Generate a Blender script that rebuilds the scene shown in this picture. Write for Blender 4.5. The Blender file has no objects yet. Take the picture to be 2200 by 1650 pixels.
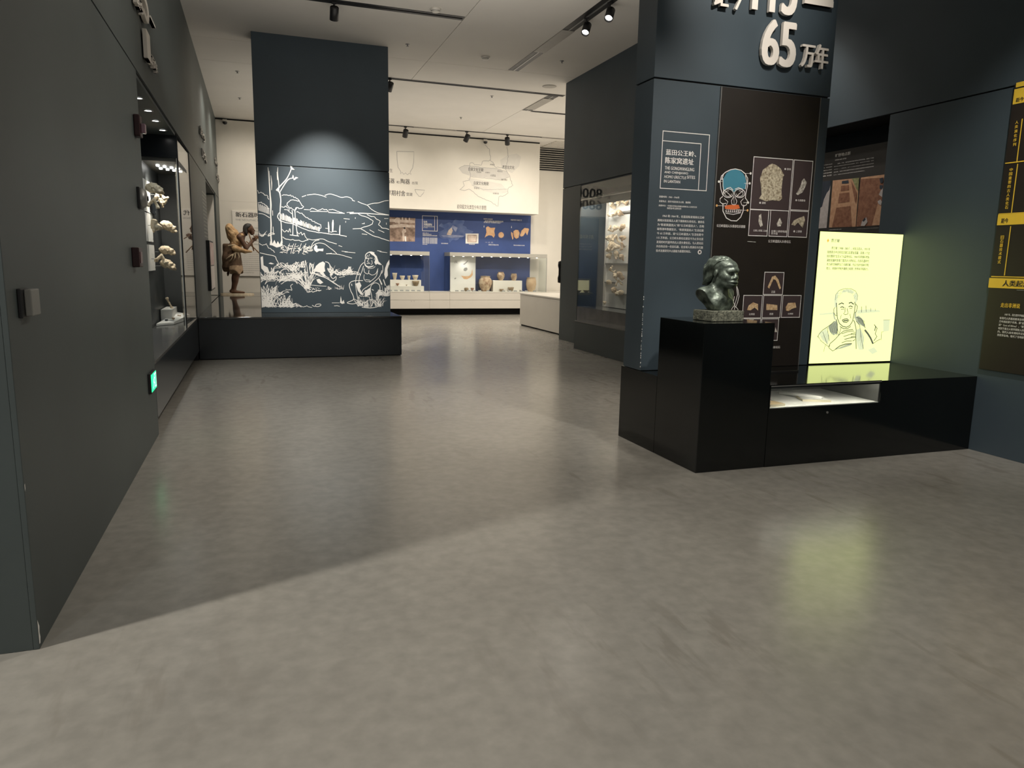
import bpy, bmesh, math, random
import numpy as np
from mathutils import Vector, Matrix

random.seed(7)
RNG = np.random.default_rng(7)
SC = bpy.context.scene
COL = SC.collection

# ------------------------------------------------------------------ camera
YAW, PITCH, ROLL, FPX, CAMH = math.radians(19.3347), math.radians(9.4943), math.radians(1.0663), 1555.22, 1.5
_cy, _sy, _cp, _sp = math.cos(YAW), math.sin(YAW), math.cos(PITCH), math.sin(PITCH)
_f = Vector((_sy * _cp, _cy * _cp, -_sp)); _r = Vector((_cy, -_sy, 0)); _u = _r.cross(_f)
_R = math.cos(ROLL) * _r + math.sin(ROLL) * _u
_U = -math.sin(ROLL) * _r + math.cos(ROLL) * _u
cam_d = bpy.data.cameras.new('camera'); cam = bpy.data.objects.new('camera', cam_d); COL.objects.link(cam)
cam_d.sensor_width = 36.0; cam_d.lens = 36.0 * FPX / 2200.0; cam_d.clip_start = 0.05; cam_d.clip_end = 200
cam.matrix_world = Matrix(((_R.x, _U.x, -_f.x, 0), (_R.y, _U.y, -_f.y, 0), (_R.z, _U.z, -_f.z, CAMH), (0, 0, 0, 1)))
SC.camera = cam

# ------------------------------------------------------------------ view, world
SC.view_settings.view_transform = 'Standard'
SC.view_settings.look = 'None'
SC.view_settings.gamma = 1.0
SC.view_settings.use_curve_mapping = False
SC.view_settings.exposure = 0.15
w = bpy.data.worlds.new('world'); SC.world = w; w.use_nodes = True
w.node_tree.nodes['Background'].inputs[0].default_value = (0.8, 0.85, 0.9, 1)
w.node_tree.nodes['Background'].inputs[1].default_value = 0.02

# ------------------------------------------------------------------ lights of the hall and added fill
WARM = (1.0, 0.90, 0.77); NEUT = (1.0, 0.93, 0.83); COOL = (0.86, 0.94, 1.0)
def spot(loc, target, energy, deg=50, blend=0.5, radius=0.04, color=NEUT):
    d = bpy.data.lights.new('spot_light', 'SPOT'); d.energy = energy; d.spot_size = math.radians(deg)
    d.spot_blend = blend; d.shadow_soft_size = radius; d.color = color
    o = bpy.data.objects.new('spot_light', d); COL.objects.link(o); o.location = loc
    v = Vector(target) - Vector(loc); o.rotation_euler = v.to_track_quat('-Z', 'Y').to_euler()
    return o
def area(loc, target, energy, sx, sy, color=NEUT, spread=180):
    d = bpy.data.lights.new('area_light', 'AREA'); d.energy = energy; d.shape = 'RECTANGLE'; d.size = sx; d.size_y = sy
    d.color = color; d.spread = math.radians(spread)
    o = bpy.data.objects.new('area_light', d); COL.objects.link(o); o.location = loc
    v = Vector(target) - Vector(loc); o.rotation_euler = v.to_track_quat('-Z', 'Y').to_euler()
    return o
# added fill lights: unseen lobby, unseen side gallery, and uplights without fixtures
area((1.5, -6.4, 2.7), (1.5, 0, 2.9), 85, 11, 4, (1.0, 0.96, 0.90))
area((11.6, 17.0, 2.5), (8, 17, 2.7), 150, 6, 4, WARM)
area((3.6, 16.6, 3.2), (3.6, 16.6, 5), 45, 8, 5, (1.0, 0.92, 0.80))
area((1.8, 7.6, 3.4), (1.8, 8.0, 5), 46, 4.4, 4, (1.0, 0.93, 0.84))
# entrance hall: track spots over the foreground floor, one of them left of the wall's end
spot((-3.7, 1.93, 4.75), (1.2, 1.9, 0), 900, 74, 0.9, 0.13, NEUT)
spot((0.4, -1.6, 4.75), (1.0, 1.7, 0), 150, 80, 1.0, 0.06, NEUT)
spot((3.2, -1.2, 4.75), (2.3, 1.9, 0), 140, 80, 1.0, 0.06, NEUT)
spot((-2.6, -1.2, 4.75), (-1.8, 3.0, 1.2), 110, 60, 1.0, 0.06, COOL)
# corridor
spot((1.6, 4.4, 4.8), (1.6, 4.6, 0), 130, 110, 1.0, 0.06, NEUT)  # added downlight without a fixture, lifts the mid floor
spot((4.0, 2.4, 4.8), (3.9, 2.2, 0), 70, 95, 1.0, 0.06, NEUT)  # added downlight without a fixture, brightens the floor on the right
spot((1.7, 7.6, 4.8), (1.7, 7.8, 0), 330, 100, 1.0, 0.06, WARM)
spot((4.1, 8.9, 4.75), (2.4, 6.7, 0), 120, 60, 0.8, 0.05, WARM)
# left wall wash and wall lettering
spot((3.0, 5.2, 4.75), (-0.845, 5.0, 1.5), 215, 70, 1.0, 0.06, NEUT)  # added wash without a fixture, evens out the left wall
spot((3.5, 3.3, 4.75), (3.85, 5.3, 3.75), 260, 44, 1.0, 0.05, NEUT)
spot((1.0, 5.9, 4.75), (-0.845, 6.1, 3.5), 55, 55, 1.0, 0.05, NEUT)
spot((4.45, 7.3, 4.75), (5.7, 6.5, 2.9), 45, 55, 1.0, 0.05, NEUT)
# mural pillar, lit from the track in front of it
spot((1.10, 10.62, 4.62), (1.1, 12.4, 2.0), 1150, 50, 1.0, 0.04, NEUT)
# bust and fin panel
spot((2.3, 2.9, 4.75), (3.25, 4.7, 1.35), 600, 16, 0.8, 0.04, NEUT)
spot((3.7, 2.6, 4.75), (3.5, 5.29, 1.8), 430, 44, 1.0, 0.05, NEUT)
spot((4.85, 6.9, 4.75), (5.9, 6.3, 2.2), 110, 46, 1.0, 0.05, NEUT)
# right wall and far gallery downlights
spot((4.4, 2.6, 4.75), (5.7, 4.3, 1.5), 380, 50, 1.0, 0.05, NEUT)  # added strength here stands in for part of the lightbox glow
for gx, gy, e in ((3.6, 15.2, 200), (5.2, 16.8, 200), (7.6, 16.2, 200), (-0.3, 15.2, 140), (-0.3, 17.6, 160), (3.4, 18.2, 200), (6.4, 18.4, 200), (8.6, 18.6, 160)):
    spot((gx, gy, 4.85), (gx, gy, 0), e, 140, 1.0, 0.12, WARM)
for gx in (-0.2, 0.9, 2.2, 3.72, 5.35, 6.48, 7.4):
    spot((gx, 18.4, 4.66), (gx, 20.3, 2.6), 60, 100, 1.0, 0.05, WARM)

for gx in (3.2, 5.0, 6.8):
    spot((gx, 14.43, 4.66), (gx + .2, 20.7, 1.7), 420, 34, 1.0, 0.05, WARM)

SC.cycles.max_bounces = 7; SC.cycles.diffuse_bounces = 4; SC.cycles.glossy_bounces = 4; SC.cycles.transparent_max_bounces = 12; SC.cycles.caustics_reflective = False

# ------------------------------------------------------------------ helpers: materials
MATS = {}
def mat(name, col, rough=0.6, metal=0.0, spec=0.5, var=0.0, vscale=8.0, bump=0.0, bscale=60.0, emit=None, estr=0.0, col2=None, stretch=None, coat=0.0, rvar=0.0):
    if name in MATS: return MATS[name]
    m = bpy.data.materials.new(name); m.use_nodes = True; nt = m.node_tree; b = nt.nodes['Principled BSDF']
    b.inputs['Base Color'].default_value = (*col, 1); b.inputs['Roughness'].default_value = rough
    b.inputs['Metallic'].default_value = metal; b.inputs['Specular IOR Level'].default_value = spec
    if coat: b.inputs['Coat Weight'].default_value = coat; b.inputs['Coat Roughness'].default_value = 0.05
    if emit: b.inputs['Emission Color'].default_value = (*emit, 1); b.inputs['Emission Strength'].default_value = estr
    tc = nt.nodes.new('ShaderNodeTexCoord'); src = tc.outputs['Object']
    if stretch:
        mp = nt.nodes.new('ShaderNodeMapping'); mp.inputs['Scale'].default_value = stretch
        nt.links.new(src, mp.inputs[0]); src = mp.outputs[0]
    if var or col2:
        n = nt.nodes.new('ShaderNodeTexNoise'); n.inputs['Scale'].default_value = vscale; n.inputs['Detail'].default_value = 6
        nt.links.new(src, n.inputs['Vector'])
        rmp = nt.nodes.new('ShaderNodeValToRGB'); c2 = col2 or tuple(min(1, c * (1 + var)) for c in col); c1 = col if col2 else tuple(c * (1 - var) for c in col)
        rmp.color_ramp.elements[0].position = 0.3; rmp.color_ramp.elements[1].position = 0.7
        rmp.color_ramp.elements[0].color = (*c1, 1); rmp.color_ramp.elements[1].color = (*c2, 1)
        nt.links.new(n.outputs['Fac'], rmp.inputs[0]); nt.links.new(rmp.outputs[0], b.inputs['Base Color'])
        if rvar:
            mr = nt.nodes.new('ShaderNodeMapRange'); mr.inputs[3].default_value = rough - rvar; mr.inputs[4].default_value = rough + rvar
            nt.links.new(n.outputs['Fac'], mr.inputs[0]); nt.links.new(mr.outputs[0], b.inputs['Roughness'])
    if bump:
        n2 = nt.nodes.new('ShaderNodeTexNoise'); n2.inputs['Scale'].default_value = bscale; n2.inputs['Detail'].default_value = 5
        nt.links.new(src, n2.inputs['Vector'])
        bp = nt.nodes.new('ShaderNodeBump'); bp.inputs['Strength'].default_value = bump; bp.inputs['Distance'].default_value = 0.01
        nt.links.new(n2.outputs['Fac'], bp.inputs['Height']); nt.links.new(bp.outputs[0], b.inputs['Normal'])
    MATS[name] = m
    return m
def glass_mat():
    m = bpy.data.materials.new('case_glass'); m.use_nodes = True; nt = m.node_tree; nt.nodes.clear()
    out = nt.nodes.new('ShaderNodeOutputMaterial'); mx = nt.nodes.new('ShaderNodeMixShader')
    tr = nt.nodes.new('ShaderNodeBsdfTransparent'); tr.inputs[0].default_value = (0.965, 0.98, 0.975, 1)
    gl = nt.nodes.new('ShaderNodeBsdfGlossy'); gl.inputs['Roughness'].default_value = 0.0
    lw = nt.nodes.new('ShaderNodeLayerWeight'); lw.inputs[0].default_value = 0.5
    pw = nt.nodes.new('ShaderNodeMath'); pw.operation = 'POWER'; pw.inputs[1].default_value = 5.0
    ma = nt.nodes.new('ShaderNodeMath'); ma.operation = 'MULTIPLY_ADD'; ma.inputs[1].default_value = 0.96; ma.inputs[2].default_value = 0.04
    nt.links.new(lw.outputs['Facing'], pw.inputs[0]); nt.links.new(pw.outputs[0], ma.inputs[0]); nt.links.new(ma.outputs[0], mx.inputs[0])
    nt.links.new(tr.outputs[0], mx.inputs[1]); nt.links.new(gl.outputs[0], mx.inputs[2]); nt.links.new(mx.outputs[0], out.inputs[0])
    return m
def floor_mat():
    m = bpy.data.materials.new('polished_concrete'); m.use_nodes = True; nt = m.node_tree; b = nt.nodes['Principled BSDF']
    tc = nt.nodes.new('ShaderNodeTexCoord')
    def noise(scale, detail, stretch=(1, 1, 1), rot=0):
        mp = nt.nodes.new('ShaderNodeMapping'); mp.inputs['Scale'].default_value = stretch; mp.inputs['Rotation'].default_value = (0, 0, rot)
        n = nt.nodes.new('ShaderNodeTexNoise'); n.inputs['Scale'].default_value = scale; n.inputs['Detail'].default_value = detail
        nt.links.new(tc.outputs['Object'], mp.inputs[0]); nt.links.new(mp.outputs[0], n.inputs['Vector']); return n
    def ramp(src, p0, c0, p1, c1):
        r = nt.nodes.new('ShaderNodeValToRGB'); r.color_ramp.elements[0].position = p0; r.color_ramp.elements[1].position = p1
        r.color_ramp.elements[0].color = (*c0, 1); r.color_ramp.elements[1].color = (*c1, 1); nt.links.new(src, r.inputs[0]); return r
    def mix(kind, a, bb, fac):
        x = nt.nodes.new('ShaderNodeMix'); x.data_type = 'RGBA'; x.blend_type = kind
        if isinstance(fac, float): x.inputs[0].default_value = fac
        else: nt.links.new(fac, x.inputs[0])
        nt.links.new(a, x.inputs[6]); nt.links.new(bb, x.inputs[7]); return x.outputs[2]
    base = ramp(noise(0.7, 6).outputs['Fac'], 0.3, (0.255, 0.245, 0.220), 0.7, (0.315, 0.303, 0.272))
    fine = ramp(noise(14, 8).outputs['Fac'], 0.3, (0.86, 0.86, 0.86), 0.7, (1.06, 1.06, 1.06))
    c = mix('MULTIPLY', base.outputs[0], fine.outputs[0], 1.0)
    # worn trowel marks, in long patches
    marks = ramp(noise(3.2, 10, (3.2, 0.7, 1), 0.5).outputs['Fac'], 0.58, (0, 0, 0), 0.67, (1, 1, 1))
    zone = ramp(noise(0.55, 2).outputs['Fac'], 0.5, (0, 0, 0), 0.62, (1, 1, 1))
    mz = mix('MULTIPLY', marks.outputs[0], zone.outputs[0], 1.0)
    dark = nt.nodes.new('ShaderNodeRGB'); dark.outputs[0].default_value = (0.19, 0.175, 0.15, 1)
    half = nt.nodes.new('ShaderNodeMath'); half.operation = 'MULTIPLY'; half.inputs[1].default_value = 0.55; nt.links.new(mz, half.inputs[0])
    c = mix('MIX', c, dark.outputs[0], half.outputs[0])
    nt.links.new(c, b.inputs['Base Color'])
    rr = nt.nodes.new('ShaderNodeMapRange'); rr.inputs[3].default_value = 0.18; rr.inputs[4].default_value = 0.28
    nt.links.new(noise(2.2, 5).outputs['Fac'], rr.inputs[0]); nt.links.new(rr.outputs[0], b.inputs['Roughness'])
    b.inputs['Specular IOR Level'].default_value = 0.75
    bp = nt.nodes.new('ShaderNodeBump'); bp.inputs['Strength'].default_value = 0.05; bp.inputs['Distance'].default_value = 0.01
    nt.links.new(noise(9, 6).outputs['Fac'], bp.inputs['Height']); nt.links.new(bp.outputs[0], b.inputs['Normal'])
    return m
M_GLASS = glass_mat(); M_FLOOR = floor_mat()
M_SLATE = mat('slate_paint', (0.043, 0.063, 0.080), 0.55, var=0.10, vscale=1.5, bump=0.03, bscale=220)
M_SLATE_L = mat('slate_paint_satin', (0.056, 0.070, 0.070), 0.5, var=0.10, vscale=1.2, bump=0.03, bscale=220)
M_DARK = mat('charcoal_lacquer', (0.013, 0.018, 0.023), 0.22, var=0.1, vscale=2)
M_BLACKGLOSS = mat('black_gloss', (0.004, 0.005, 0.005), 0.10, spec=0.5, var=0.1, vscale=3)
M_BLACK = mat('black_metal', (0.010, 0.010, 0.011), 0.45, var=0.1)
M_GAP = mat('shadow_gap_black', (0.006, 0.006, 0.007), 0.8, var=0.1)
M_WHITEWALL = mat('white_wall_paint', (0.72, 0.69, 0.62), 0.75, var=0.02, vscale=3, bump=0.02, bscale=200)
M_CEIL = mat('ceiling_paint', (0.74, 0.71, 0.66), 0.8, var=0.025, vscale=1.4, bump=0.01, bscale=150)
M_WHITE = mat('white_print', (0.82, 0.81, 0.78), 0.6, var=0.01)
M_WHITELAC = mat('white_lacquer', (0.66, 0.63, 0.57), 0.35, var=0.03, vscale=2)
M_LETTER = mat('cream_letter_acrylic', (0.83, 0.78, 0.72), 0.45, var=0.02)
M_BLUE = mat('royal_blue_panel', (0.030, 0.065, 0.22), 0.5, var=0.12, vscale=2)
M_BROWN = mat('dark_brown_panel', (0.014, 0.011, 0.009), 0.45, var=0.1)
M_INK = mat('black_ink', (0.015, 0.015, 0.015), 0.7, var=0.05)
M_GREYINK = mat('grey_ink', (0.30, 0.30, 0.29), 0.7, var=0.05)
M_CREAM = mat('cream_card', (0.78, 0.75, 0.69), 0.6, var=0.02)
M_STEEL = mat('grey_metal', (0.30, 0.30, 0.29), 0.4, metal=0.6, var=0.05)
M_LENS = mat('lamp_lens', (0.9, 0.9, 0.9), 0.3, emit=(1, 0.97, 0.92), estr=14, var=0.01)
M_BONE = mat('fossil_bone', (0.55, 0.42, 0.27), 0.7, col2=(0.80, 0.70, 0.54), vscale=14, bump=0.5, bscale=30)
M_BONE2 = mat('fossil_bone_brown', (0.34, 0.23, 0.14), 0.7, col2=(0.66, 0.52, 0.36), vscale=12, bump=0.5, bscale=30)

# ------------------------------------------------------------------ helpers: objects
ORG = {}
def tag(o, label=None, cat=None, group=None, kind=None):
    if label: o['label'] = label
    if cat: o['category'] = cat
    if group: o['group'] = group
    if kind: o['kind'] = kind
    return o
def thing(name, label, cat, loc=(0, 0, 0), rotz=0.0, group=None):
    o = bpy.data.objects.new(name, None); COL.objects.link(o); o.location = loc; o.rotation_euler = (0, 0, rotz)
    o.empty_display_size = 0.1; ORG[o.name] = Vector(loc)
    return tag(o, label, cat, group)
def copy_tree(root, loc, rotz=None, label=None, group=None, scale=None, rot=None):
    r = root.copy(); COL.objects.link(r); r.location = loc; ORG[r.name] = Vector(loc)
    if rotz is not None: r.rotation_euler = (0, 0, rotz)
    if rot is not None: r.rotation_euler = rot
    if scale is not None: r.scale = (scale,) * 3 if isinstance(scale, (int, float)) else scale
    if label: r['label'] = label
    if group: r['group'] = group
    for ch in list(root.children):
        c = ch.copy(); COL.objects.link(c); c.parent = r
        for g in list(ch.children):
            d = g.copy(); COL.objects.link(d); d.parent = c
    return r
class MB:
    """collects faces in world (or local) coordinates; build() links them as one mesh object"""
    def __init__(s): s.v = []; s.f = []; s.m = []; s.sm = []
    def add(s, vs, fs, mi=0, smooth=False):
        k = len(s.v); s.v += [tuple(map(float, p)) for p in vs]
        for f in fs: s.f.append(tuple(i + k for i in f)); s.m.append(mi); s.sm.append(smooth)
        return s
    def box(s, x0, x1, y0, y1, z0, z1, mi=0):
        return s.add([(x0, y0, z0), (x1, y0, z0), (x1, y1, z0), (x0, y1, z0), (x0, y0, z1), (x1, y0, z1), (x1, y1, z1), (x0, y1, z1)],
                     [(0, 3, 2, 1), (4, 5, 6, 7), (0, 1, 5, 4), (1, 2, 6, 5), (2, 3, 7, 6), (3, 0, 4, 7)], mi)
    def lathe(s, prof, c=(0, 0, 0), n=24, mi=0, axis='z', smooth=True):
        vs = []; fs = []
        for r, z in prof:
            for k in range(n):
                a = 2 * math.pi * k / n; p = (r * math.cos(a), r * math.sin(a), z)
                if axis == 'x': p = (p[2], p[0], p[1])
                if axis == 'y': p = (p[0], p[2], p[1])
                vs.append((p[0] + c[0], p[1] + c[1], p[2] + c[2]))
        for i in range(len(prof) - 1):
            for k in range(n):
                q = (k + 1) % n; fs.append((i * n + k, i * n + q, (i + 1) * n + q, (i + 1) * n + k))
        s.add(vs, fs, mi, smooth)
        return s
    def cyl(s, c, r, h, n=20, axis='z', mi=0):
        return s.lathe([(1e-4, 0), (r, 0), (r, h), (1e-4, h)], c, n, mi, axis, False)
    def tube(s, pts, r, n=8, mi=0):
        pts = [Vector(p) for p in pts]; rs = r if isinstance(r, (list, tuple)) else [r] * len(pts); vs = []; fs = []
        for i, p in enumerate(pts):
            t = (pts[min(i + 1, len(pts) - 1)] - pts[max(i - 1, 0)]).normalized()
            a = t.cross(Vector((0, 0, 1)) if abs(t.z) < 0.9 else Vector((1, 0, 0))).normalized(); b = t.cross(a)
            for k in range(n):
                q = 2 * math.pi * k / n; vs.append(p + (a * math.cos(q) + b * math.sin(q)) * rs[i])
        for i in range(len(pts) - 1):
            for k in range(n):
                q = (k + 1) % n; fs.append((i * n + k, i * n + q, (i + 1) * n + q, (i + 1) * n + k))
        fs.append(tuple(range(n))[::-1]); fs.append(tuple((len(pts) - 1) * n + k for k in range(n)))
        return s.add(vs, fs, mi, True)
    def build(s, name, mats, parent=None, local=False, bevel=0.0, origin=None):
        me = bpy.data.meshes.new(name); P = np.array(s.v)
        if local: o0 = Vector(origin or (0, 0, 0))
        elif parent is not None: o0 = ORG[parent.name]
        else:
            lo, hi = P.min(0), P.max(0); o0 = Vector(((lo[0] + hi[0]) / 2, (lo[1] + hi[1]) / 2, lo[2]))
        if not local: P = P - np.array(o0)
        me.from_pydata(P.tolist(), [], s.f)
        for q in (mats if isinstance(mats, (list, tuple)) else [mats]): me.materials.append(q)
        me.polygons.foreach_set('material_index', s.m); me.polygons.foreach_set('use_smooth', s.sm)
        if bevel:
            bm = bmesh.new(); bm.from_mesh(me); bmesh.ops.remove_doubles(bm, verts=bm.verts, dist=1e-5)
            bmesh.ops.bevel(bm, geom=list(bm.edges), offset=bevel, segments=2, affect='EDGES', profile=0.5); bm.to_mesh(me); bm.free()
        me.update()
        o = bpy.data.objects.new(name, me); COL.objects.link(o)
        if parent is not None: o.parent = parent; ORG[o.name] = ORG[parent.name] if not local else Vector((0, 0, 0))
        else: o.location = o0; ORG[o.name] = o0.copy()
        return o
def box_obj(name, b, m, parent=None, bevel=0.0):
    return MB().box(*b).build(name, m, parent, bevel=bevel)
def struct(name, mb, m):
    o = mb.build(name, m); o['kind'] = 'structure'; return o
# --- wall planes: S faces -Y at y=c, E faces -X at x=c, W faces +X at x=c; u runs to the viewer's right, v is height
class Plane:
    def __init__(s, kind, c): s.k, s.c = kind, c
    def p(s, u, v, off=0.0):
        if s.k == 'S': return (u, s.c - off, v)
        if s.k == 'E': return (s.c - off, -u, v)
        if s.k == 'W': return (s.c + off, u, v)
        if s.k == 'N': return (-u, s.c + off, v)
        return (u, v, s.c + off)                                   # 'Z' lying flat
    def uv(s, x, y):
        """where the sight line of photo point (x, y) meets this wall: how every print on it was measured"""
        d = _f + _R * ((x - 1100) / FPX) - _U * ((y - 825) / FPX)
        if s.k == 'S': t = s.c / d.y; return (d.x * t, CAMH + d.z * t)
        if s.k == 'Z': t = (s.c - CAMH) / d.z; return (d.x * t, d.y * t)
        t = s.c / d.x
        return ((-d.y * t) if s.k == 'E' else d.y * t, CAMH + d.z * t)
_LAY = [0]
def lay():
    _LAY[0] += 1                                                   # every ink layer lies a few micrometres above the last
    return (_LAY[0] % 220) * 6e-6
def ribbon(mb, pl, pts, wd, off=0.001, mi=0):
    """flat stroke along plane points, wd wide (number or list)"""
    off += lay(); ws = wd if isinstance(wd, (list, tuple)) else [wd] * len(pts)
    P = [Vector((a, b)) for a, b in pts]; L = []; R = []
    for i, p in enumerate(P):
        t = P[min(i + 1, len(P) - 1)] - P[max(i - 1, 0)]
        if t.length < 1e-9: t = Vector((1, 0))
        t.normalize(); nrm = Vector((-t.y, t.x)) * ws[i] / 2
        L.append(p + nrm); R.append(p - nrm)
    k = len(P)
    mb.add([pl.p(q.x, q.y, off) for q in L + R], [(i, k + i, k + i + 1, i + 1) for i in range(k - 1)], mi)
def patch(mb, pl, pts, off=0.001, mi=0):
    from mathutils.geometry import tessellate_polygon
    off += lay()
    tris = tessellate_polygon([[Vector((a, b, 0)) for a, b in pts]])
    fs = []
    for t in tris:
        a, b, c = (Vector(pts[i]) for i in t)
        fs.append(tuple(t) if (b - a).cross(c - a) > 0 else tuple(t)[::-1])
    mb.add([pl.p(a, b, off) for a, b in pts], fs, mi)
def rect(mb, pl, u0, u1, v0, v1, off=0.001, mi=0):
    off += lay()
    mb.add([pl.p(u0, v0, off), pl.p(u1, v0, off), pl.p(u1, v1, off), pl.p(u0, v1, off)], [(0, 1, 2, 3)], mi)
def slab(mb, pl, u0, u1, v0, v1, o0, o1, mi=0):
    a = [pl.p(u, v, o) for o in (o0, o1) for u, v in ((u0, v0), (u1, v0), (u1, v1), (u0, v1))]
    mb.add(a, [(3, 2, 1, 0), (4, 5, 6, 7), (0, 1, 5, 4), (1, 2, 6, 5), (2, 3, 7, 6), (3, 0, 4, 7)], mi)
def frame(mb, pl, u0, u1, v0, v1, wd, off=0.001, mi=0):
    for a in ((u0, u1, v0, v0 + wd), (u0, u1, v1 - wd, v1), (u0, u0 + wd, v0, v1), (u1 - wd, u1, v0, v1)): rect(mb, pl, *a, off, mi)
_TXT = {}
def glyphs(body, bold=0.0, depth=0.0, line=1.0, res=2, shear=0.0):
    key = (body, bold, depth, line, res, shear)
    if key not in _TXT:
        cu = bpy.data.curves.new('lettering', 'FONT'); cu.body = body; cu.resolution_u = res; cu.offset = bold; cu.extrude = depth / 2
        cu.space_line = line; cu.shear = shear; cu.fill_mode = 'FRONT' if depth == 0 else 'BOTH'
        o = bpy.data.objects.new('lettering', cu); me = o.to_mesh()
        P = np.array([v.co[:] for v in me.vertices]); F = [tuple(p.vertices) for p in me.polygons]
        o.to_mesh_clear(); bpy.data.objects.remove(o); bpy.data.curves.remove(cu); _TXT[key] = (P, F)
    return _TXT[key]
def text(mb, pl, body, u0, u1, v0, v1, off=0.001, mi=0, bold=0.0, depth=0.0, line=1.0, shear=0.0):
    """lettering fitted into the rectangle u0..u1, v0..v1 of a wall plane; bold thickens the strokes"""
    P, F = glyphs(body, 0.0, 1.0 if depth else 0.0, line, 4 if depth else 2, shear)
    lo, hi = P.min(0), P.max(0); su = (u1 - u0) / (hi[0] - lo[0] + 2 * bold); sv = (v1 - v0) / (hi[1] - lo[1] + bold)
    for dx, dy in (((0, 0), (1, 0), (.5, .5), (1.5, .5), (2, 0)) if depth else ((0, 0), (1, .3), (2, 0))) if bold else ((0, 0),):
        o2 = off + lay() * (0 if depth else 1); dd = depth + lay() * 0.2
        mb.add([pl.p(u0 + (p[0] - lo[0] + dx * bold) * su, v0 + (p[1] - lo[1] + dy * bold) * sv, o2 + ((p[2] + 0.5) * dd if depth else 0)) for p in P], F, mi)
def text_px(mb, pl, body, x0, y0, x1, y1, **kw):
    """text whose lower left is photo point (x0,y0) and upper right (x1,y1) on that wall"""
    a, b = pl.uv(x0, y0); c, d = pl.uv(x1, y1); text(mb, pl, body, min(a, c), max(a, c), b, d, **kw)
def line_h(parent, m, pl, body, x0, y0, x1, ytop, name='text_line', **kw):
    """like line_of for a receding wall: height taken at the line's left end"""
    a, b = pl.uv(x0, y0); c = pl.uv(x1, y0)[0]; d = pl.uv(x0, ytop)[1]; mb = MB(); text(mb, pl, body, a, c, b, d, **kw); return mb.build(name, m, parent)
def line_of(parent, m, pl, body, x0, y0, x1, y1, name='text_line', **kw):
    """one line of lettering as a part of its own"""
    mb = MB(); text_px(mb, pl, body, x0, y0, x1, y1, **kw); return mb.build(name, m, parent)
def nets(f, lo, hi, h):
    """mesh the zero level of a vectorised distance function (surface nets)"""
    ax = [np.arange(a, b + h, h) for a, b in zip(lo, hi)]
    X, Y, Z = np.meshgrid(*ax, indexing='ij'); V = f(X, Y, Z); S = V < 0
    n = np.array(S.shape); acc = np.zeros((*(n - 1), 3)); cnt = np.zeros(n - 1)
    for a in range(3):
        o1, o2 = [k for k in range(3) if k != a]
        for d1 in (0, 1):
            for d2 in (0, 1):
                s0 = [None] * 3; s1 = [None] * 3
                s0[a] = slice(0, -1); s1[a] = slice(1, None)
                s0[o1] = s1[o1] = slice(d1, n[o1] - 1 + d1); s0[o2] = s1[o2] = slice(d2, n[o2] - 1 + d2)
                v0 = V[tuple(s0)]; v1 = V[tuple(s1)]; x = (v0 < 0) != (v1 < 0)
                t = np.where(x, v0 / np.where(x, v0 - v1, 1), 0)
                acc[..., a] += np.where(x, t, 0); acc[..., o1] += np.where(x, d1, 0); acc[..., o2] += np.where(x, d2, 0); cnt += x
    m = cnt > 0; idx = -np.ones(n - 1, int); idx[m] = np.arange(m.sum())
    P = np.argwhere(m) + acc[m] / cnt[m][:, None]; P = P * h + np.array(lo)
    F = []
    for a in range(3):
        o1, o2 = (a + 1) % 3, (a + 2) % 3
        s0 = [slice(1, -1)] * 3; s1 = [slice(1, -1)] * 3; s0[a] = slice(0, -1); s1[a] = slice(1, None)
        x = S[tuple(s0)] != S[tuple(s1)]
        for c in np.argwhere(x):
            c = c + 1; c[a] -= 1
            q = []
            for d1, d2 in ((0, 0), (1, 0), (1, 1), (0, 1)):
                e = c.copy(); e[o1] -= d1; e[o2] -= d2; q.append(int(idx[tuple(e)]))
            F.append(tuple(q) if S[tuple(c)] else tuple(q[::-1]))
    return P, F
def s_ell(c, r):
    return lambda X, Y, Z: (np.sqrt(((X - c[0]) / r[0]) ** 2 + ((Y - c[1]) / r[1]) ** 2 + ((Z - c[2]) / r[2]) ** 2) - 1) * min(r)
def s_cap(a, b, r0, r1=None):
    a = np.array(a, float); b = np.array(b, float); r1 = r0 if r1 is None else r1; ab = b - a; L = ab @ ab
    def f(X, Y, Z):
        t = np.clip(((X - a[0]) * ab[0] + (Y - a[1]) * ab[1] + (Z - a[2]) * ab[2]) / L, 0, 1)
        return np.sqrt((X - a[0] - t * ab[0]) ** 2 + (Y - a[1] - t * ab[1]) ** 2 + (Z - a[2] - t * ab[2]) ** 2) - (r0 + (r1 - r0) * t)
    return f
def s_uni(fs, k=0.02):
    def f(X, Y, Z):
        d = fs[0](X, Y, Z)
        for g in fs[1:]:
            e = g(X, Y, Z); h = np.clip(0.5 + 0.5 * (e - d) / k, 0, 1); d = e * (1 - h) + d * h - k * h * (1 - h)
        return d
    return f
def sdf_obj(name, f, lo, hi, h, m, parent=None, origin=None):
    P, F = nets(f, lo, hi, h); mb = MB(); mb.add(P.tolist(), F, 0, True)
    return mb.build(name, m, parent, local=True) if parent is not None else mb.build(name, m)
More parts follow.
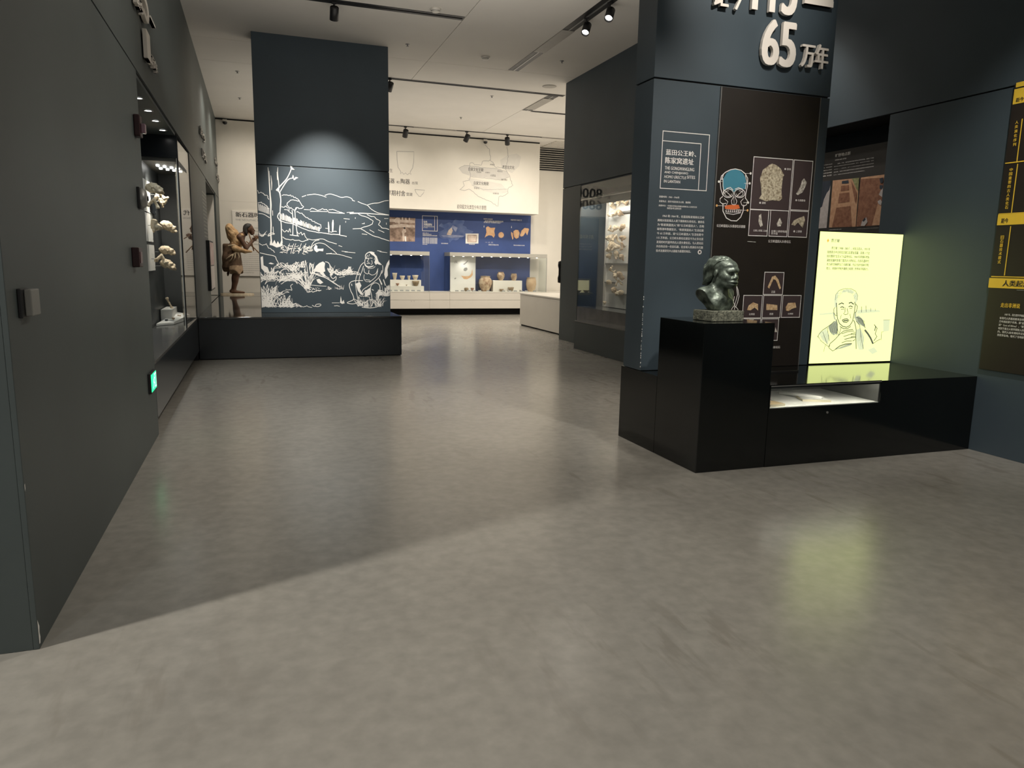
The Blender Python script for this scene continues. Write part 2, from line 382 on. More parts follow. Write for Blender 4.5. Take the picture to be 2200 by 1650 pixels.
# ================================================================== the room
XL, XR, ZC, ZS = -0.845, 5.70, 4.90, 2.95
struct('floor', MB().box(-9, 12, -7, 24, -0.12, 0), M_FLOOR)
ceil = struct('ceiling', MB().box(-9, 12, -7, 24, ZC + 0.03, ZC + 0.15), M_GAP)
G = 0.004
for a in ((-9, 2.9, -7, 13.0), (2.9, 12, -7, 13.0), (-9, 2.9, 13.0, 14.42), (2.9, 12, 13.0, 14.42), (-9, 5.76, 14.42, 19.2), (5.76, 12, 14.42, 19.2), (-9, 12, 19.2, 24)):
    box_obj('ceiling_panel', (a[0] + G, a[1] - G, a[2] + G, a[3] - G, ZC, ZC + 0.03), M_CEIL, ceil)
# left wall: near block with its end face, upper band, far piece, alcove lining
wl = struct('wall_left', MB().box(-9, XL - 0.02, 3.045, 6.66, 0, ZS).box(-9, XL - 0.02, 3.045, 20.8, ZS, ZC + 0.03)
            .box(-9, -1.9, 6.66, 20.8, 0, ZS).box(-1.9, XL - 0.02, 11.47, 14.93, 0, ZS).box(-1.9, XL - 0.02, 18.4, 20.8, 0, ZS), M_GAP)
def panel(b, m=M_SLATE_L, par=wl, bev=0.002): return box_obj('wall_panel', b, m, par, bev)
panel((XL - 0.02, XL, 3.025, 6.68, 0, ZS - 0.006)); panel((-9, XL - 0.02, 3.025, 3.045, 0, ZS - 0.006))
panel((XL - 0.02, XL, 3.025, 20.05, ZS + 0.006, ZC)); panel((-9, XL - 0.02, 3.025, 3.045, ZS + 0.006, ZC))
panel((XL - 0.02, XL, 11.45, 14.95, 0.63, ZS - 0.006)); panel((XL - 0.02, XL, 18.4, 20.05, 0.63, ZS - 0.006))
panel((-1.9, XL - 0.02, 6.66, 6.68, 0.62, ZS - 0.006)); panel((-1.9, XL - 0.02, 14.93, 14.95, 0.63, ZS))
panel((-1.9, XL - 0.02, 18.38, 18.4, 0.63, ZS)); panel((-1.9, -1.88, 14.95, 18.38, 0.63, ZS)); panel((-1.9, -1.88, 6.68, 11.45, 0.62, ZS))
panel((-1.9, XL - 0.02, 6.68, 9.8, ZS - 0.03, ZS)); panel((-1.88, XL - 0.02, 14.95, 18.38, ZS - 0.02, ZS))
# right wall: near part, part between the alcoves, end piece; upper band over all of it
wr = struct('wall_right', MB().box(XR + 0.02, 6.6, -7, 5.58, 0, ZS).box(XR + 0.02, 6.6, -7, 13.43, ZS, ZC + 0.03)
            .box(6.12, 6.6, 5.58, 8.4, 0, ZS).box(XR + 0.02, 6.6, 8.4, 9.6, 0, ZS).box(6.45, 6.6, 9.6, 12.62, 0, ZS).box(XR + 0.02, 6.6, 12.64, 13.43, 0, ZS)
            .box(6.6, 12, 13.2, 13.43, 0, ZC + 0.03), M_GAP)
panel((XR, XR + 0.02, -7, 5.60, 0, ZS - 0.006), M_SLATE, wr); panel((XR, XR + 0.02, -7, 13.45, ZS + 0.006, ZC), M_SLATE, wr)
panel((XR + 0.02, 6.12, 5.58, 5.60, 0, ZS), M_SLATE, wr); panel((6.10, 6.12, 5.60, 8.4, 0, ZS), M_DARK, wr)
panel((XR, XR + 0.02, 8.4, 9.6, 0, ZS - 0.006), M_SLATE, wr); panel((XR + 0.02, 6.12, 8.38, 8.4, 0, ZS), M_SLATE, wr)
panel((XR, XR + 0.02, 12.62, 13.45, 0, ZS - 0.006), M_SLATE_L, wr); panel((XR + 0.02, 12, 13.43, 13.45, 0, ZC), M_WHITEWALL, wr)
panel((XR + 0.02, 6.45, 12.62, 12.64, 0, ZS), M_SLATE, wr); panel((XR + 0.02, 6.45, 9.58, 9.6, 0, ZS), M_SLATE, wr)
panel((XR + 0.02, 6.45, 9.6, 12.62, ZS - 0.02, ZS), M_SLATE, wr)
# back and side walls that close the hall
struct('wall_back', MB().box(-9, 12, -7.2, -7, 0, ZC + 0.03), M_SLATE)
struct('wall_outer', MB().box(-9.2, -9, -7, 24, 0, ZC + 0.03).box(12, 12.2, -7, 24, 0, ZC + 0.03), M_SLATE)
# far wall: white with an overhanging upper band
wf = struct('wall_far', MB().box(XL, 12, 20.82, 21.0, 0, ZC + 0.03), M_WHITEWALL)
box_obj('overhang_panel', (XL, 7.75, 20.05, 20.82, 2.90, 4.86), M_WHITEWALL, wf, 0.003)
box_obj('shadow_gap', (XL, 7.75, 20.08, 20.82, 4.86, ZC), M_GAP, wf)
box_obj('wall_panel', (XL, 1.37, 20.05, 20.82, 0.0, 2.90), M_WHITEWALL, wf, 0.003)
box_obj('blue_panel', (1.39, 7.78, 20.74, 20.82, 0.0, 2.90), M_BLUE, wf)
# louvre in the far corner
lv = thing('ceiling_louvre', 'white slatted louvre in the far right corner under the ceiling', 'louvre', (8.8, 20.5, 4.2))
box_obj('backing', (7.92, 9.8, 20.79, 20.82, 4.24, 4.88), M_GAP, lv)
for i in range(10):
    z = 4.27 + i * 0.062
    MB().add([(7.92, 20.79, z + .03), (9.8, 20.79, z + .03), (9.8, 20.73, z), (7.92, 20.73, z), (7.92, 20.79, z + .036), (9.8, 20.79, z + .036), (9.8, 20.725, z + .008), (7.92, 20.725, z + .008)],
             [(0, 1, 2, 3), (7, 6, 5, 4), (3, 2, 6, 7), (0, 4, 5, 1), (0, 3, 7, 4), (1, 5, 6, 2)]).build('slat', M_WHITELAC, lv)
for i in range(7):
    y = 19.55 + i * 0.17
    box_obj('ceiling_slat', (8.05, 9.8, y, y + 0.11, ZC - 0.022, ZC - 0.001), M_WHITELAC, lv)

# ------------------------------------------------------------------ left: ledge, platform, mural pillar
lg = thing('display_ledge', 'dark gloss ledge running along the left wall below the glass case', 'ledge', (-1.3, 9.0, 0))
box_obj('toe_kick', (-1.88, XL - 0.10, 6.69, 11.44, 0, 0.14), M_GAP, lg)
box_obj('ledge_front', (XL - 0.03, XL, 6.69, 11.44, 0.14, 0.60), M_DARK, lg, 0.002)
box_obj('ledge_body', (-1.87, XL - 0.03, 6.69, 11.44, 0.14, 0.60), M_DARK, lg)
M_LEDGE = mat('grey_stone_ledge', (0.12, 0.12, 0.115), 0.16, var=0.15, vscale=5)
for y0, y1 in ((6.69, 8.22), (8.224, 9.80), (9.804, 11.44)):
    box_obj('stone_slab', (-1.87, XL, y0, y1, 0.60, 0.625), M_LEDGE, lg, 0.001)
pf = thing('display_platform', 'long dark platform with a polished top under the mural pillar', 'platform', (0.6, 12.2, 0))
box_obj('body', (XL, 2.145, 11.50, 12.95, 0.012, 0.60), M_DARK, pf, 0.003)
box_obj('base', (XL, 2.13, 11.515, 12.94, 0.0, 0.012), M_GAP, pf)
M_TOP = mat('polished_dark_stone', (0.035, 0.037, 0.036), 0.06, var=0.2, vscale=4)
box_obj('top_slab', (XL, 2.15, 11.495, 12.95, 0.60, 0.63), M_TOP, pf, 0.002)
box_obj('body', (XL, 1.30, 12.95, 20.04, 0, 0.60), M_DARK, pf)
box_obj('top_slab', (XL, 1.30, 12.952, 17.72, 0.60, 0.63), M_TOP, pf)
box_obj('joint_strip', (XL, 1.30, 17.72, 17.80, 0.60, 0.612), M_GAP, pf)
box_obj('top_slab', (XL, 1.30, 17.80, 20.04, 0.60, 0.63), M_TOP, pf)
mp = thing('mural_pillar', 'broad dark pillar with a white line mural of a lakeside', 'pillar', (1.08, 12.55, 0.63)); mp['kind'] = 'thing'
box_obj('lower_block', (0.04, 2.125, 12.40, 12.85, 0.631, ZS - 0.006), M_SLATE, mp, 0.003)
box_obj('seam', (0.055, 2.11, 12.415, 12.84, ZS - 0.006, ZS + 0.006), M_GAP, mp)
box_obj('upper_block', (0.04, 2.125, 12.40, 12.85, ZS + 0.006, ZC), M_SLATE, mp, 0.003)

# ------------------------------------------------------------------ right: fin wall, black bench with bust plinth and vitrine
fn = thing('text_fin_wall', 'tall dark fin wall with white text and fossil pictures behind the bust', 'wall', (3.85, 5.45, 0.63)); fn['kind'] = 'thing'
box_obj('lower_block', (2.987, 4.705, 5.292, 5.59, 0.633, ZS - 0.006), M_SLATE, fn, 0.003)
box_obj('seam', (3.0, 4.69, 5.305, 5.58, ZS - 0.006, ZS + 0.006), M_GAP, fn)
box_obj('upper_block', (2.987, 4.705, 5.292, 5.59, ZS + 0.006, ZC), M_SLATE, fn, 0.003)
fp = box_obj('picture_panel', (3.605, 4.59, 5.278, 5.292, 0.632, ZS - 0.012), M_BROWN, fn, 0.002)
for x in (3.597, 4.592): box_obj('edge_strip', (x, x + 0.006, 5.275, 5.292, 0.632, ZS - 0.012), M_STEEL, fn)
bn = thing('black_bench', 'low glossy black bench with a glass vitrine set in its front', 'bench', (4.3, 5.0, 0))
bm_ = MB().box(2.985, 3.592, 5.01, 5.62, 0, 0.63).box(3.592, 3.60, 4.40, 5.62, 0, 0.63).box(4.662, XR - 0.004, 4.40, 5.62, 0, 0.63)
bm_.box(3.60, 4.662, 4.40, 5.05, 0, 0.452).box(3.60, 4.662, 5.05, 5.62, 0, 0.63)
bm_.build('body', M_BLACKGLOSS, bn)
box_obj('vitrine_floor', (3.602, 4.66, 4.412, 5.04, 0.452, 0.458), M_WHITE, bn)
M_VIT = mat('vitrine_lining', (0.10, 0.10, 0.095), 0.35, var=0.1)
box_obj('vitrine_back', (3.602, 4.66, 5.04, 5.05, 0.452, 0.618), M_VIT, bn)
box_obj('vitrine_side', (4.652, 4.662, 4.412, 5.04, 0.458, 0.618), M_VIT, bn)
box_obj('vitrine_side', (3.60, 3.61, 4.412, 5.04, 0.458, 0.618), M_VIT, bn)
box_obj('front_glass', (3.602, 4.66, 4.402, 4.410, 0.452, 0.620), M_GLASS, bn)
box_obj('top_slab', (3.60, 4.662, 4.40, 5.05, 0.622, 0.634), M_BLACKGLOSS, bn)
box_obj('glass_edge', (3.60, 4.662, 4.3985, 4.40, 0.620, 0.627), M_STEEL, bn)
box_obj('light_strip', (3.64, 4.62, 4.414, 4.43, 0.606, 0.618), mat('led_strip', (0.9, 0.9, 0.9), 0.4, emit=(1, 0.95, 0.8), estr=22, var=0.01), bn)
box_obj('front_lip', (3.602, 4.66, 4.411, 4.413, 0.603, 0.620), M_BLACK, bn)
box_obj('rail', (3.60, 4.30, 4.93, 4.945, 0.634, 0.646), M_BLACK, bn)
MB().cyl((4.145, 4.40, 0.399), 0.009, -0.006, 14, 'y').build('lock', M_STEEL, bn)
bp_ = thing('bust_plinth', 'tall glossy black plinth carrying the bronze bust', 'plinth', (3.29, 4.70, 0))
MB().box(2.985, 3.591, 4.402, 5.008, 0, 1.10).build('body', M_BLACKGLOSS, bp_, bevel=0.003)
# white plinth in the far gallery
wp = thing('white_plinth', 'low white plinth standing beyond the grey wall end', 'plinth', (6.9, 15.5, 0))
box_obj('base', (6.06, 7.8, 14.0, 16.68, 0, 0.03), M_GAP, wp)
box_obj('body', (6.03, 7.8, 13.97, 16.70, 0.03, 0.745), M_WHITELAC, wp, 0.004)
box_obj('top_slab', (6.02, 7.8, 13.97, 16.71, 0.75, 0.785), M_WHITELAC, wp, 0.004)
# ================================================================== prints, lettering and boards
PW = Plane('W', XL); PF = Plane('S', 5.292); PP = Plane('S', 5.278); PM = Plane('S', 12.40)
# ---- white line mural on the pillar (measured on a 1650 px wide study of the wall)
def mu(a, b):
    u, v = PM.uv(520 + a * 360 / 1650, 330 + b * 360 / 1650); return min(max(u, 0.052), 2.114), max(v, 0.70)
MUR = MB(); K = 0.0015
def ms(pts, wd=6.5):
    ws = [x * K for x in wd] if isinstance(wd, (list, tuple)) else wd * K
    if 2 < len(pts) < 14 and max(abs(a[0] - b[0]) + abs(a[1] - b[1]) for a, b in zip(pts, pts[1:])) > 16:   # ease the corners of long drawn lines
        w0 = ws if isinstance(ws, list) else [ws] * len(pts); P = [pts[0]] + list(pts) + [pts[-1]]; q = []; w2 = []
        for i in range(1, len(P) - 2):
            for t in (0, .25, .5, .75):
                q.append(tuple(.5 * (2 * P[i][k] + (P[i + 1][k] - P[i - 1][k]) * t + (2 * P[i - 1][k] - 5 * P[i][k] + 4 * P[i + 1][k] - P[i + 2][k]) * t * t + (3 * P[i][k] - P[i - 1][k] - 3 * P[i + 1][k] + P[i + 2][k]) * t ** 3) for k in (0, 1)))
                w2.append(w0[i - 1] * (1 - t) + w0[i] * t)
        pts = q + [pts[-1]]; ws = w2 + [w0[-1]]
    ribbon(MUR, PM, [mu(*p) for p in pts], ws)
def mf(pts): patch(MUR, PM, [mu(*p) for p in pts])
def wig(pts, amp=9, step=11):
    """a hand-drawn bumpy line along pts"""
    out = []
    for (a, b), (c, d) in zip(pts, pts[1:]):
        n = max(1, int(math.hypot(c - a, d - b) / step))
        for i in range(n):
            t = i / n; out.append((a + (c - a) * t + random.uniform(-1, 1) * amp, b + (d - b) * t + random.uniform(-1, 1) * amp))
    return out + [pts[-1]]
def blade(x, y, ang, ln, wd, bend=0.4, outline=False):
    """one grass leaf growing from (x,y); ang from straight up, to the right positive"""
    P = []
    for i in range(6):
        t = i / 5; a = ang + bend * t * t
        P.append((x + math.sin(a) * ln * t, y - math.cos(a) * ln * t))
    if outline:
        L = []; R = []
        for i, (px_, py_) in enumerate(P):
            t = i / 5; h = wd * math.sin(math.pi * min(1, t * 0.9 + 0.08)); a = ang + bend * t * t
            L.append((px_ - math.cos(a) * h, py_ - math.sin(a) * h)); R.append((px_ + math.cos(a) * h, py_ + math.sin(a) * h))
        ms(L + [P[-1]], 5.5); ms(R + [P[-1]], 5.5)
    else: ms(P, [wd, wd * .95, wd * .85, wd * .65, wd * .4, 1])
def tuft(x, y, n, ln, spread, wd=6, outline=0.0, w=30):
    for i in range(max(5, int(n * .72))):
        a = random.uniform(-spread, spread); outline = min(.75, outline + .02)
        blade(x + random.uniform(-w, w), y + random.uniform(-6, 6), a, ln * random.uniform(0.6, 1.05), *((wd * 1.7, a * .5, True) if random.random() < outline else (wd * .85, a * random.uniform(0.2, 0.8), False)))
# tree
ms([(255, 135), (262, 200), (270, 300), (276, 400), (284, 500), (282, 600), (286, 700), (284, 800), (290, 880)], [5, 9, 12, 12, 15, 10, 13, 11, 16])
ms([(266, 170), (273, 270)], 5); ms([(284, 215), (292, 290), (291, 360)], [3, 9, 4]); ms([(300, 560), (302, 610)], 5); ms([(306, 720), (312, 800)], 5)
ms([(352, 135), (350, 200), (358, 270), (363, 330), (360, 380)], [4, 10, 9, 8, 12]); ms([(344, 180), (348, 260)], 5)
ms([(370, 380), (381, 450), (378, 520), (374, 600), (386, 700), (388, 800), (394, 880)], [14, 10, 12, 8, 10, 9, 14])
ms([(340, 365), (375, 320), (430, 260), (455, 220), (480, 165), (490, 125)], [22, 12, 11, 9, 9, 6])
ms([(372, 380), (402, 330), (440, 272), (470, 247), (510, 240)], [8, 9, 10, 9, 8])
for lx, ly, a in ((495, 150, 1.9), (486, 140, -0.5), (502, 232, 0.0), (530, 238, 1.6), (515, 252, 1.2)):
    mf([(lx + 24 * math.sin(a), ly - 24 * math.cos(a)), (lx + 9 * math.cos(a), ly + 9 * math.sin(a)), (lx - 12 * math.sin(a), ly + 12 * math.cos(a)), (lx - 9 * math.cos(a), ly - 9 * math.sin(a))])
mf([(278, 860), (300, 885), (318, 850), (338, 892), (352, 862), (372, 895), (388, 850), (402, 905), (372, 918), (340, 925), (300, 905), (272, 900)])
# left hills and forest
ms(wig([(140, 365), (170, 390), (205, 385), (240, 420), (266, 452)]), 6)
ms(wig([(150, 480), (190, 486), (230, 505), (268, 545)], 9, 12), 6)
for x in range(160, 268, 8): ms([(x, 490 + (x - 160) * .45 + random.uniform(-6, 6)), (x + 3, 560 + (x - 160) * .36)], 4)
ms([(152, 590), (210, 596), (272, 632)], 6)
ms(wig([(384, 415), (420, 400), (460, 405), (520, 430), (552, 442), (566, 466)]), 6)
# round tree
ms(wig([(440, 500), (455, 475), (490, 457), (530, 460), (562, 472), (585, 500), (610, 528), (590, 546), (540, 532), (510, 556), (480, 536), (450, 520), (440, 500)], 6), 6.5)
ms([(492, 556), (502, 650), (500, 800)], 8); ms([(520, 556), (526, 650), (546, 812)], 8); ms([(450, 560), (492, 594)], 6); ms([(542, 532), (515, 574)], 5)
ms([(470, 800), (560, 812)], 9); ms(wig([(386, 525), (430, 520), (478, 540)]), 6); ms([(415, 550), (472, 556)], 6)
# forest edge running to the lake
ms(wig([(540, 575), (585, 588), (620, 620), (680, 650), (740, 690), (765, 690), (782, 720), (760, 738), (752, 764)], 7), 6.5)
ms(wig([(365, 585), (352, 618), (366, 650), (400, 670)], 5), 8)
for x in range(385, 762, 8):
    t = (x - 385) / 377; ms([(x, 592 + 140 * t + random.uniform(-14, 10)), (x + 2, 650 + 118 * t + random.uniform(-4, 4))], random.choice([4, 6, 7]))
ms(wig([(400, 670), (500, 692), (600, 738), (660, 762), (750, 777), (850, 790), (950, 800), (1030, 817)], 3, 25), 8)
# mountains
for p in ([(590, 425), (630, 412)], [(640, 408), (720, 400), (790, 415), (830, 430)], [(815, 412), (865, 397), (930, 415), (980, 432), (1030, 425), (1075, 440), (1088, 458)], [(1085, 460), (1110, 468)],
          [(1140, 472), (1180, 490), (1235, 510), (1270, 545), (1330, 580), (1400, 596), (1448, 605)], [(1235, 505), (1290, 490), (1345, 485), (1400, 467), (1446, 462)]): ms(p, 6)
# far shore and banks
ms([(610, 550), (660, 553)], 6); ms(wig([(665, 560), (690, 540), (720, 545), (745, 560), (790, 545), (830, 552), (852, 572)], 4), 6); ms(wig([(850, 552), (890, 550), (930, 565), (1010, 588)], 4), 6)
ms([(670, 568), (840, 571)], 6); ms([(850, 579), (1010, 589)], 7); ms([(1030, 580), (1100, 577)], 5); ms([(1060, 589), (1200, 588), (1450, 606)], [12, 9, 6])
ms(wig([(1140, 590), (1180, 610), (1240, 630), (1290, 662), (1285, 695), (1230, 716), (1170, 736), (1090, 741)], 3, 22), 6.5)
ms(wig([(1230, 600), (1300, 625), (1362, 670), (1342, 700), (1380, 730), (1420, 735), (1452, 750)], 3, 22), 6.5)
ms(wig([(1170, 740), (1220, 772), (1290, 810), (1340, 826), (1400, 840), (1457, 862)], 3, 22), 6.5)
for p in ([(1000, 640), (1060, 645)], [(1020, 665), (1020, 680)], [(1115, 628), (1115, 642)], [(1180, 690), (1206, 690)], [(1203, 680), (1203, 692)], [(1400, 640), (1440, 640)], [(1420, 680), (1422, 700)], [(1255, 750), (1302, 777)],
          [(1340, 750), (1400, 776)], [(1180, 790), (1232, 798)], [(980, 960), (1042, 968)], [(1010, 968), (1115, 977)], [(1330, 955), (1372, 962)], [(1355, 966), (1430, 976)], [(955, 1218), (1012, 1210)]): ms(p, 5)
# three waders
ms([(850, 672), (853, 720), (855, 778)], [6, 15, 12]); ms([(896, 652), (894, 690), (892, 772)], [6, 20, 13]); ms([(965, 705), (962, 750), (961, 797)], [6, 12, 10])
ms([(820, 735), (846, 738)], 5); ms(wig([(868, 770), (932, 768)], 4), 7); ms([(842, 790), (888, 795)], 6)
# shore plants
tuft(215, 812, 16, 75, 1.0, 6, 0, 45)
ms([(395, 745), (420, 772), (440, 755), (456, 772), (470, 738), (478, 776)], 6); ms([(545, 770), (560, 792), (582, 774), (592, 802), (612, 784), (622, 816), (652, 852)], 6)
ms(wig([(396, 822), (430, 842), (520, 852), (600, 862), (652, 850)], 4, 20), 7); ms([(650, 840), (700, 850), (790, 840), (850, 866), (932, 890)], 6); ms([(950, 906), (986, 916)], 5)
ms([(676, 942), (692, 890), (720, 860), (760, 850)], 6); ms([(690, 915), (722, 890), (760, 880), (812, 890), (860, 925), (902, 956), (932, 986)], 6)
mf([(705, 930), (725, 895), (742, 912), (740, 935), (772, 938), (802, 935), (798, 962), (760, 958), (735, 972), (715, 955)])
ms(wig([(165, 885), (200, 900), (240, 888), (262, 930), (300, 952), (322, 974)], 7, 10), 6)
for _ in range(46):
    x = random.uniform(385, 690); y = random.uniform(905, 985); ms(wig([(x - 14, y), (x + 14, y + random.uniform(-10, 10))], 8, 7), 5.5)
for x in (440, 480, 500, 555, 600): ms([(x, 985), (x + 12, 930), (x + 30, 885)], 5)
ms([(830, 985), (930, 990), (990, 1002), (1082, 1029)], 6); ms(wig([(830, 984), (880, 978)], 5), 7)
# foreground grass
ms([(170, 975), (230, 990), (320, 1010), (337, 1040), (360, 1086), (338, 1104)], 7); mf([(260, 1082), (282, 1072), (318, 1086), (290, 1090)])
mf([(182, 1020), (205, 1010), (212, 1100), (252, 1120), (274, 1180), (225, 1170), (190, 1130)])
tuft(400, 1120, 12, 70, 1.2, 6, 0.3, 40); tuft(510, 1150, 22, 100, 0.9, 6, 0.4, 50); tuft(590, 1120, 12, 70, 0.8, 6, 0.3, 30)
tuft(640, 1330, 26, 265, 0.75, 8, 0.55, 24); tuft(690, 1180, 6, 120, 0.2, 8, 0.8, 14); tuft(250, 1240, 34, 110, 1.3, 6, 0.3, 65); tuft(400, 1250, 34, 110, 1.3, 6, 0.35, 75); tuft(540, 1230, 22, 100, 1.1, 6, 0.35, 45)
tuft(225, 1510, 34, 215, 0.6, 8, 0.5, 40); tuft(330, 1400, 16, 110, 1.1, 7, 0.4, 50); tuft(300, 1510, 16, 190, 0.9, 8, 0.5, 40); tuft(430, 1510, 34, 110, 1.25, 7, 0.45, 70)
ms(wig([(372, 1190), (385, 1155), (415, 1135), (450, 1140), (462, 1160)], 3), 8); ms(wig([(380, 1285), (450, 1245), (520, 1220), (560, 1228)], 3), 6); ms(wig([(430, 1340), (490, 1345), (480, 1300), (500, 1285)], 3), 6)
ms(wig([(610, 1300), (640, 1362), (700, 1360), (780, 1345)], 6), 8)
for _ in range(26): x = random.uniform(620, 780); y = random.uniform(1318, 1362); ms([(x, y), (x + random.uniform(-14, 14), y + random.uniform(-12, 4))], 6)
mf([(706, 1158), (728, 1106), (760, 1078), (796, 1062), (818, 1078), (812, 1120), (820, 1160), (800, 1168), (832, 1214), (798, 1208), (762, 1170)])
ms([(818, 1064), (850, 1075), (872, 1110), (892, 1140), (868, 1190), (895, 1232), (924, 1210), (922, 1245), (890, 1260)], 7)
mf([(868, 1190), (882, 1175), (896, 1190), (880, 1204)])
ms([(700, 1175), (760, 1200), (830, 1226), (900, 1270), (965, 1312)], [14, 12, 9, 12, 8]); ms([(730, 1180), (800, 1195), (860, 1230)], 6); mf([(732, 1240), (760, 1232), (800, 1270), (770, 1285), (745, 1270)])
tuft(880, 1180, 12, 90, 0.9, 6, 0.3, 30); tuft(960, 1195, 16, 70, 1.2, 6, 0.4, 45); tuft(1050, 1185, 22, 80, 1.2, 6, 0.4, 45); ms(wig([(910, 1180), (980, 1192), (1090, 1192)], 5), 7)
tuft(900, 1335, 12, 40, 1.2, 5, 0, 60); tuft(980, 1335, 10, 50, 1.0, 5, 0, 30); ms([(640, 1290), (760, 1302), (830, 1306)], 6)
ms(wig([(530, 1470), (540, 1510), (566, 1496), (600, 1510), (640, 1500), (690, 1514)], 5), 6); ms([(690, 1492), (716, 1506), (730, 1486), (768, 1482), (776, 1494), (748, 1506), (716, 1502)], 7)
ms([(885, 1470), (960, 1470)], 5); mf([(965, 1468), (972, 1402), (984, 1462), (1000, 1440), (1010, 1474), (985, 1480)]); ms(wig([(912, 1500), (962, 1504)], 6), 6)
# the seated figure
mf([(1252, 972), (1290, 972), (1326, 1010), (1344, 1062), (1378, 1096), (1352, 1094), (1330, 1084), (1318, 1098), (1302, 1070), (1318, 1040), (1300, 1008), (1278, 996)])
ms([(1216, 1036), (1216, 1000), (1236, 978), (1268, 968), (1304, 978)], [6, 8, 9, 9, 8]); ms([(1236, 998), (1226, 1022), (1216, 1034)], 6); ms([(1256, 990), (1246, 1016)], 5)
ms([(1214, 1034), (1208, 1066), (1214, 1098), (1238, 1116), (1268, 1114), (1296, 1104)], [5, 6, 12, 16, 12, 7]); ms([(1222, 1034), (1252, 1030)], 7); ms([(1258, 1028), (1284, 1030)], 6); ms([(1250, 1036), (1234, 1064), (1252, 1070)], 5)
ms([(1226, 1084), (1262, 1080)], 6); ms([(1276, 1050), (1282, 1080), (1268, 1096)], 5); ms([(1300, 1040), (1312, 1036), (1310, 1058)], 5); ms([(1236, 1132), (1288, 1128), (1310, 1112)], 5)
ms([(1200, 1072), (1170, 1100), (1148, 1150), (1124, 1220), (1118, 1272)], 6.5); ms([(1196, 1106), (1180, 1160), (1158, 1212), (1150, 1272)], 6); ms([(1384, 1100), (1386, 1150), (1376, 1180)], 6)
ms([(1202, 1130), (1206, 1168), (1240, 1184), (1250, 1148)], 6); ms([(1248, 1178), (1280, 1196), (1318, 1180), (1338, 1132)], 6); ms([(1204, 1190), (1200, 1230), (1226, 1262), (1270, 1252)], 5); ms([(1214, 1242), (1258, 1246)], 6)
ms([(1376, 1150), (1352, 1214), (1290, 1270), (1232, 1312), (1190, 1342), (1180, 1378), (1200, 1370), (1216, 1345)], 6.5); ms([(1336, 1150), (1318, 1212), (1252, 1268)], 6); ms([(1350, 1230), (1376, 1290)], [10, 16])
ms([(1116, 1250), (1072, 1264), (1056, 1294), (1070, 1350), (1094, 1400), (1094, 1440), (1034, 1468), (1092, 1480), (1152, 1464)], 7.5); ms([(1116, 1276), (1124, 1340), (1134, 1400), (1152, 1464)], 6); ms([(1078, 1282), (1082, 1302)], 8); ms([(1120, 1250), (1190, 1250)], 7)
ms([(1272, 1296), (1310, 1272), (1350, 1290), (1357, 1340), (1326, 1372), (1322, 1430), (1312, 1500)], 7.5); ms([(1272, 1296), (1264, 1340), (1276, 1400), (1282, 1500)], 6.5); ms([(1278, 1338), (1296, 1346)], 8)
mf([(1118, 1280), (1160, 1266), (1176, 1300), (1160, 1330), (1180, 1372), (1200, 1392), (1170, 1390), (1140, 1350)]); mf([(1216, 1350), (1262, 1320), (1262, 1392), (1212, 1408), (1208, 1380)])
mf([(1330, 1372), (1360, 1340), (1384, 1390), (1352, 1402), (1334, 1470)]); ms(wig([(1150, 1400), (1250, 1410), (1270, 1480)], 5), 6)
tuft(1170, 1500, 20, 90, 0.6, 6, 0, 30); tuft(1240, 1510, 20, 80, 0.7, 6, 0, 40); tuft(1350, 1505, 26, 110, 0.6, 6, 0, 40); tuft(1420, 1400, 26, 110, 1.0, 6, 0.3, 36); ms([(1180, 1512), (1260, 1520), (1330, 1510)], 8)
mf([(1450, 1044), (1462, 1090), (1444, 1100), (1432, 1140), (1436, 1200), (1412, 1236), (1400, 1190), (1408, 1130), (1426, 1080)]); ms([(1392, 1240), (1412, 1300)], 10)
MUR.build('mural_print', M_WHITE, mp)

# ---- fin wall: raised letters, title frame, body text, picture panel
for body, a in (('距今', (1527, 17, 1594, -38)), ('115', (1608, 24, 1712, -74)), ('—', (1721, 10, 1784, 0)), ('65', (1627, 140, 1708, 50)), ('万年', (1713, 145, 1775, 100))):
    line_of(fn, M_LETTER, PF, body, *a, name='raised_lettering', off=0.012, depth=0.03, bold=0.034)
def c7(a, b): return 1330 + a / 3.0, 240 + b / 3.0
TX = MB()
def t7(body, a, b, c, d, pl=PF, par=None, **kw):
    x0, y0 = c7(a, b); x1, y1 = c7(c, d); line_h(par or fn, M_WHITE, pl, body, x0, y0, x1, y1, **kw)
u0, v0 = PF.uv(*c7(262, 495)); u1, v1 = PF.uv(*c7(585, 148)); frame(TX, PF, u0, u1, v0, v1, 0.006)
u2, v2 = PF.uv(*c7(515, 500)); u3, v3 = PF.uv(*c7(530, 205)); TX2 = MB(); rect(TX2, PF, u3 - .006, u3, v0, v3); rect(TX2, PF, u0, u3, v3 - .006, v3); TX2.build('title_rule', M_WHITE, fn)
t7('蓝田公王岭、', 300, 278, 497, 240, bold=.025); t7('陈家窝遗址', 296, 332, 480, 290, bold=.025)
t7('THE GONGWANGLING', 294, 372, 484, 350, bold=.015); t7('AND CHENJIAWO', 291, 400, 444, 381, bold=.015); t7('HOMO ERECTUS', 289, 427, 433, 408, bold=.01, shear=.25); t7('SITES', 437, 431, 489, 411, bold=.015); t7('IN LANTIAN', 288, 456, 393, 437, bold=.015)
t7('发掘时间：1963 - 1966年', 257, 553, 388, 540, bold=.01); t7('发掘地点：西安市蓝田县玉山镇、灞源镇', 256, 582, 460, 569, bold=.01)
t7('发掘单位：中国科学院古脊椎动物和古人类研究所', 254, 609, 502, 598, bold=.01); t7('陕西省考古研究所', 309, 628, 400, 615, bold=.01)
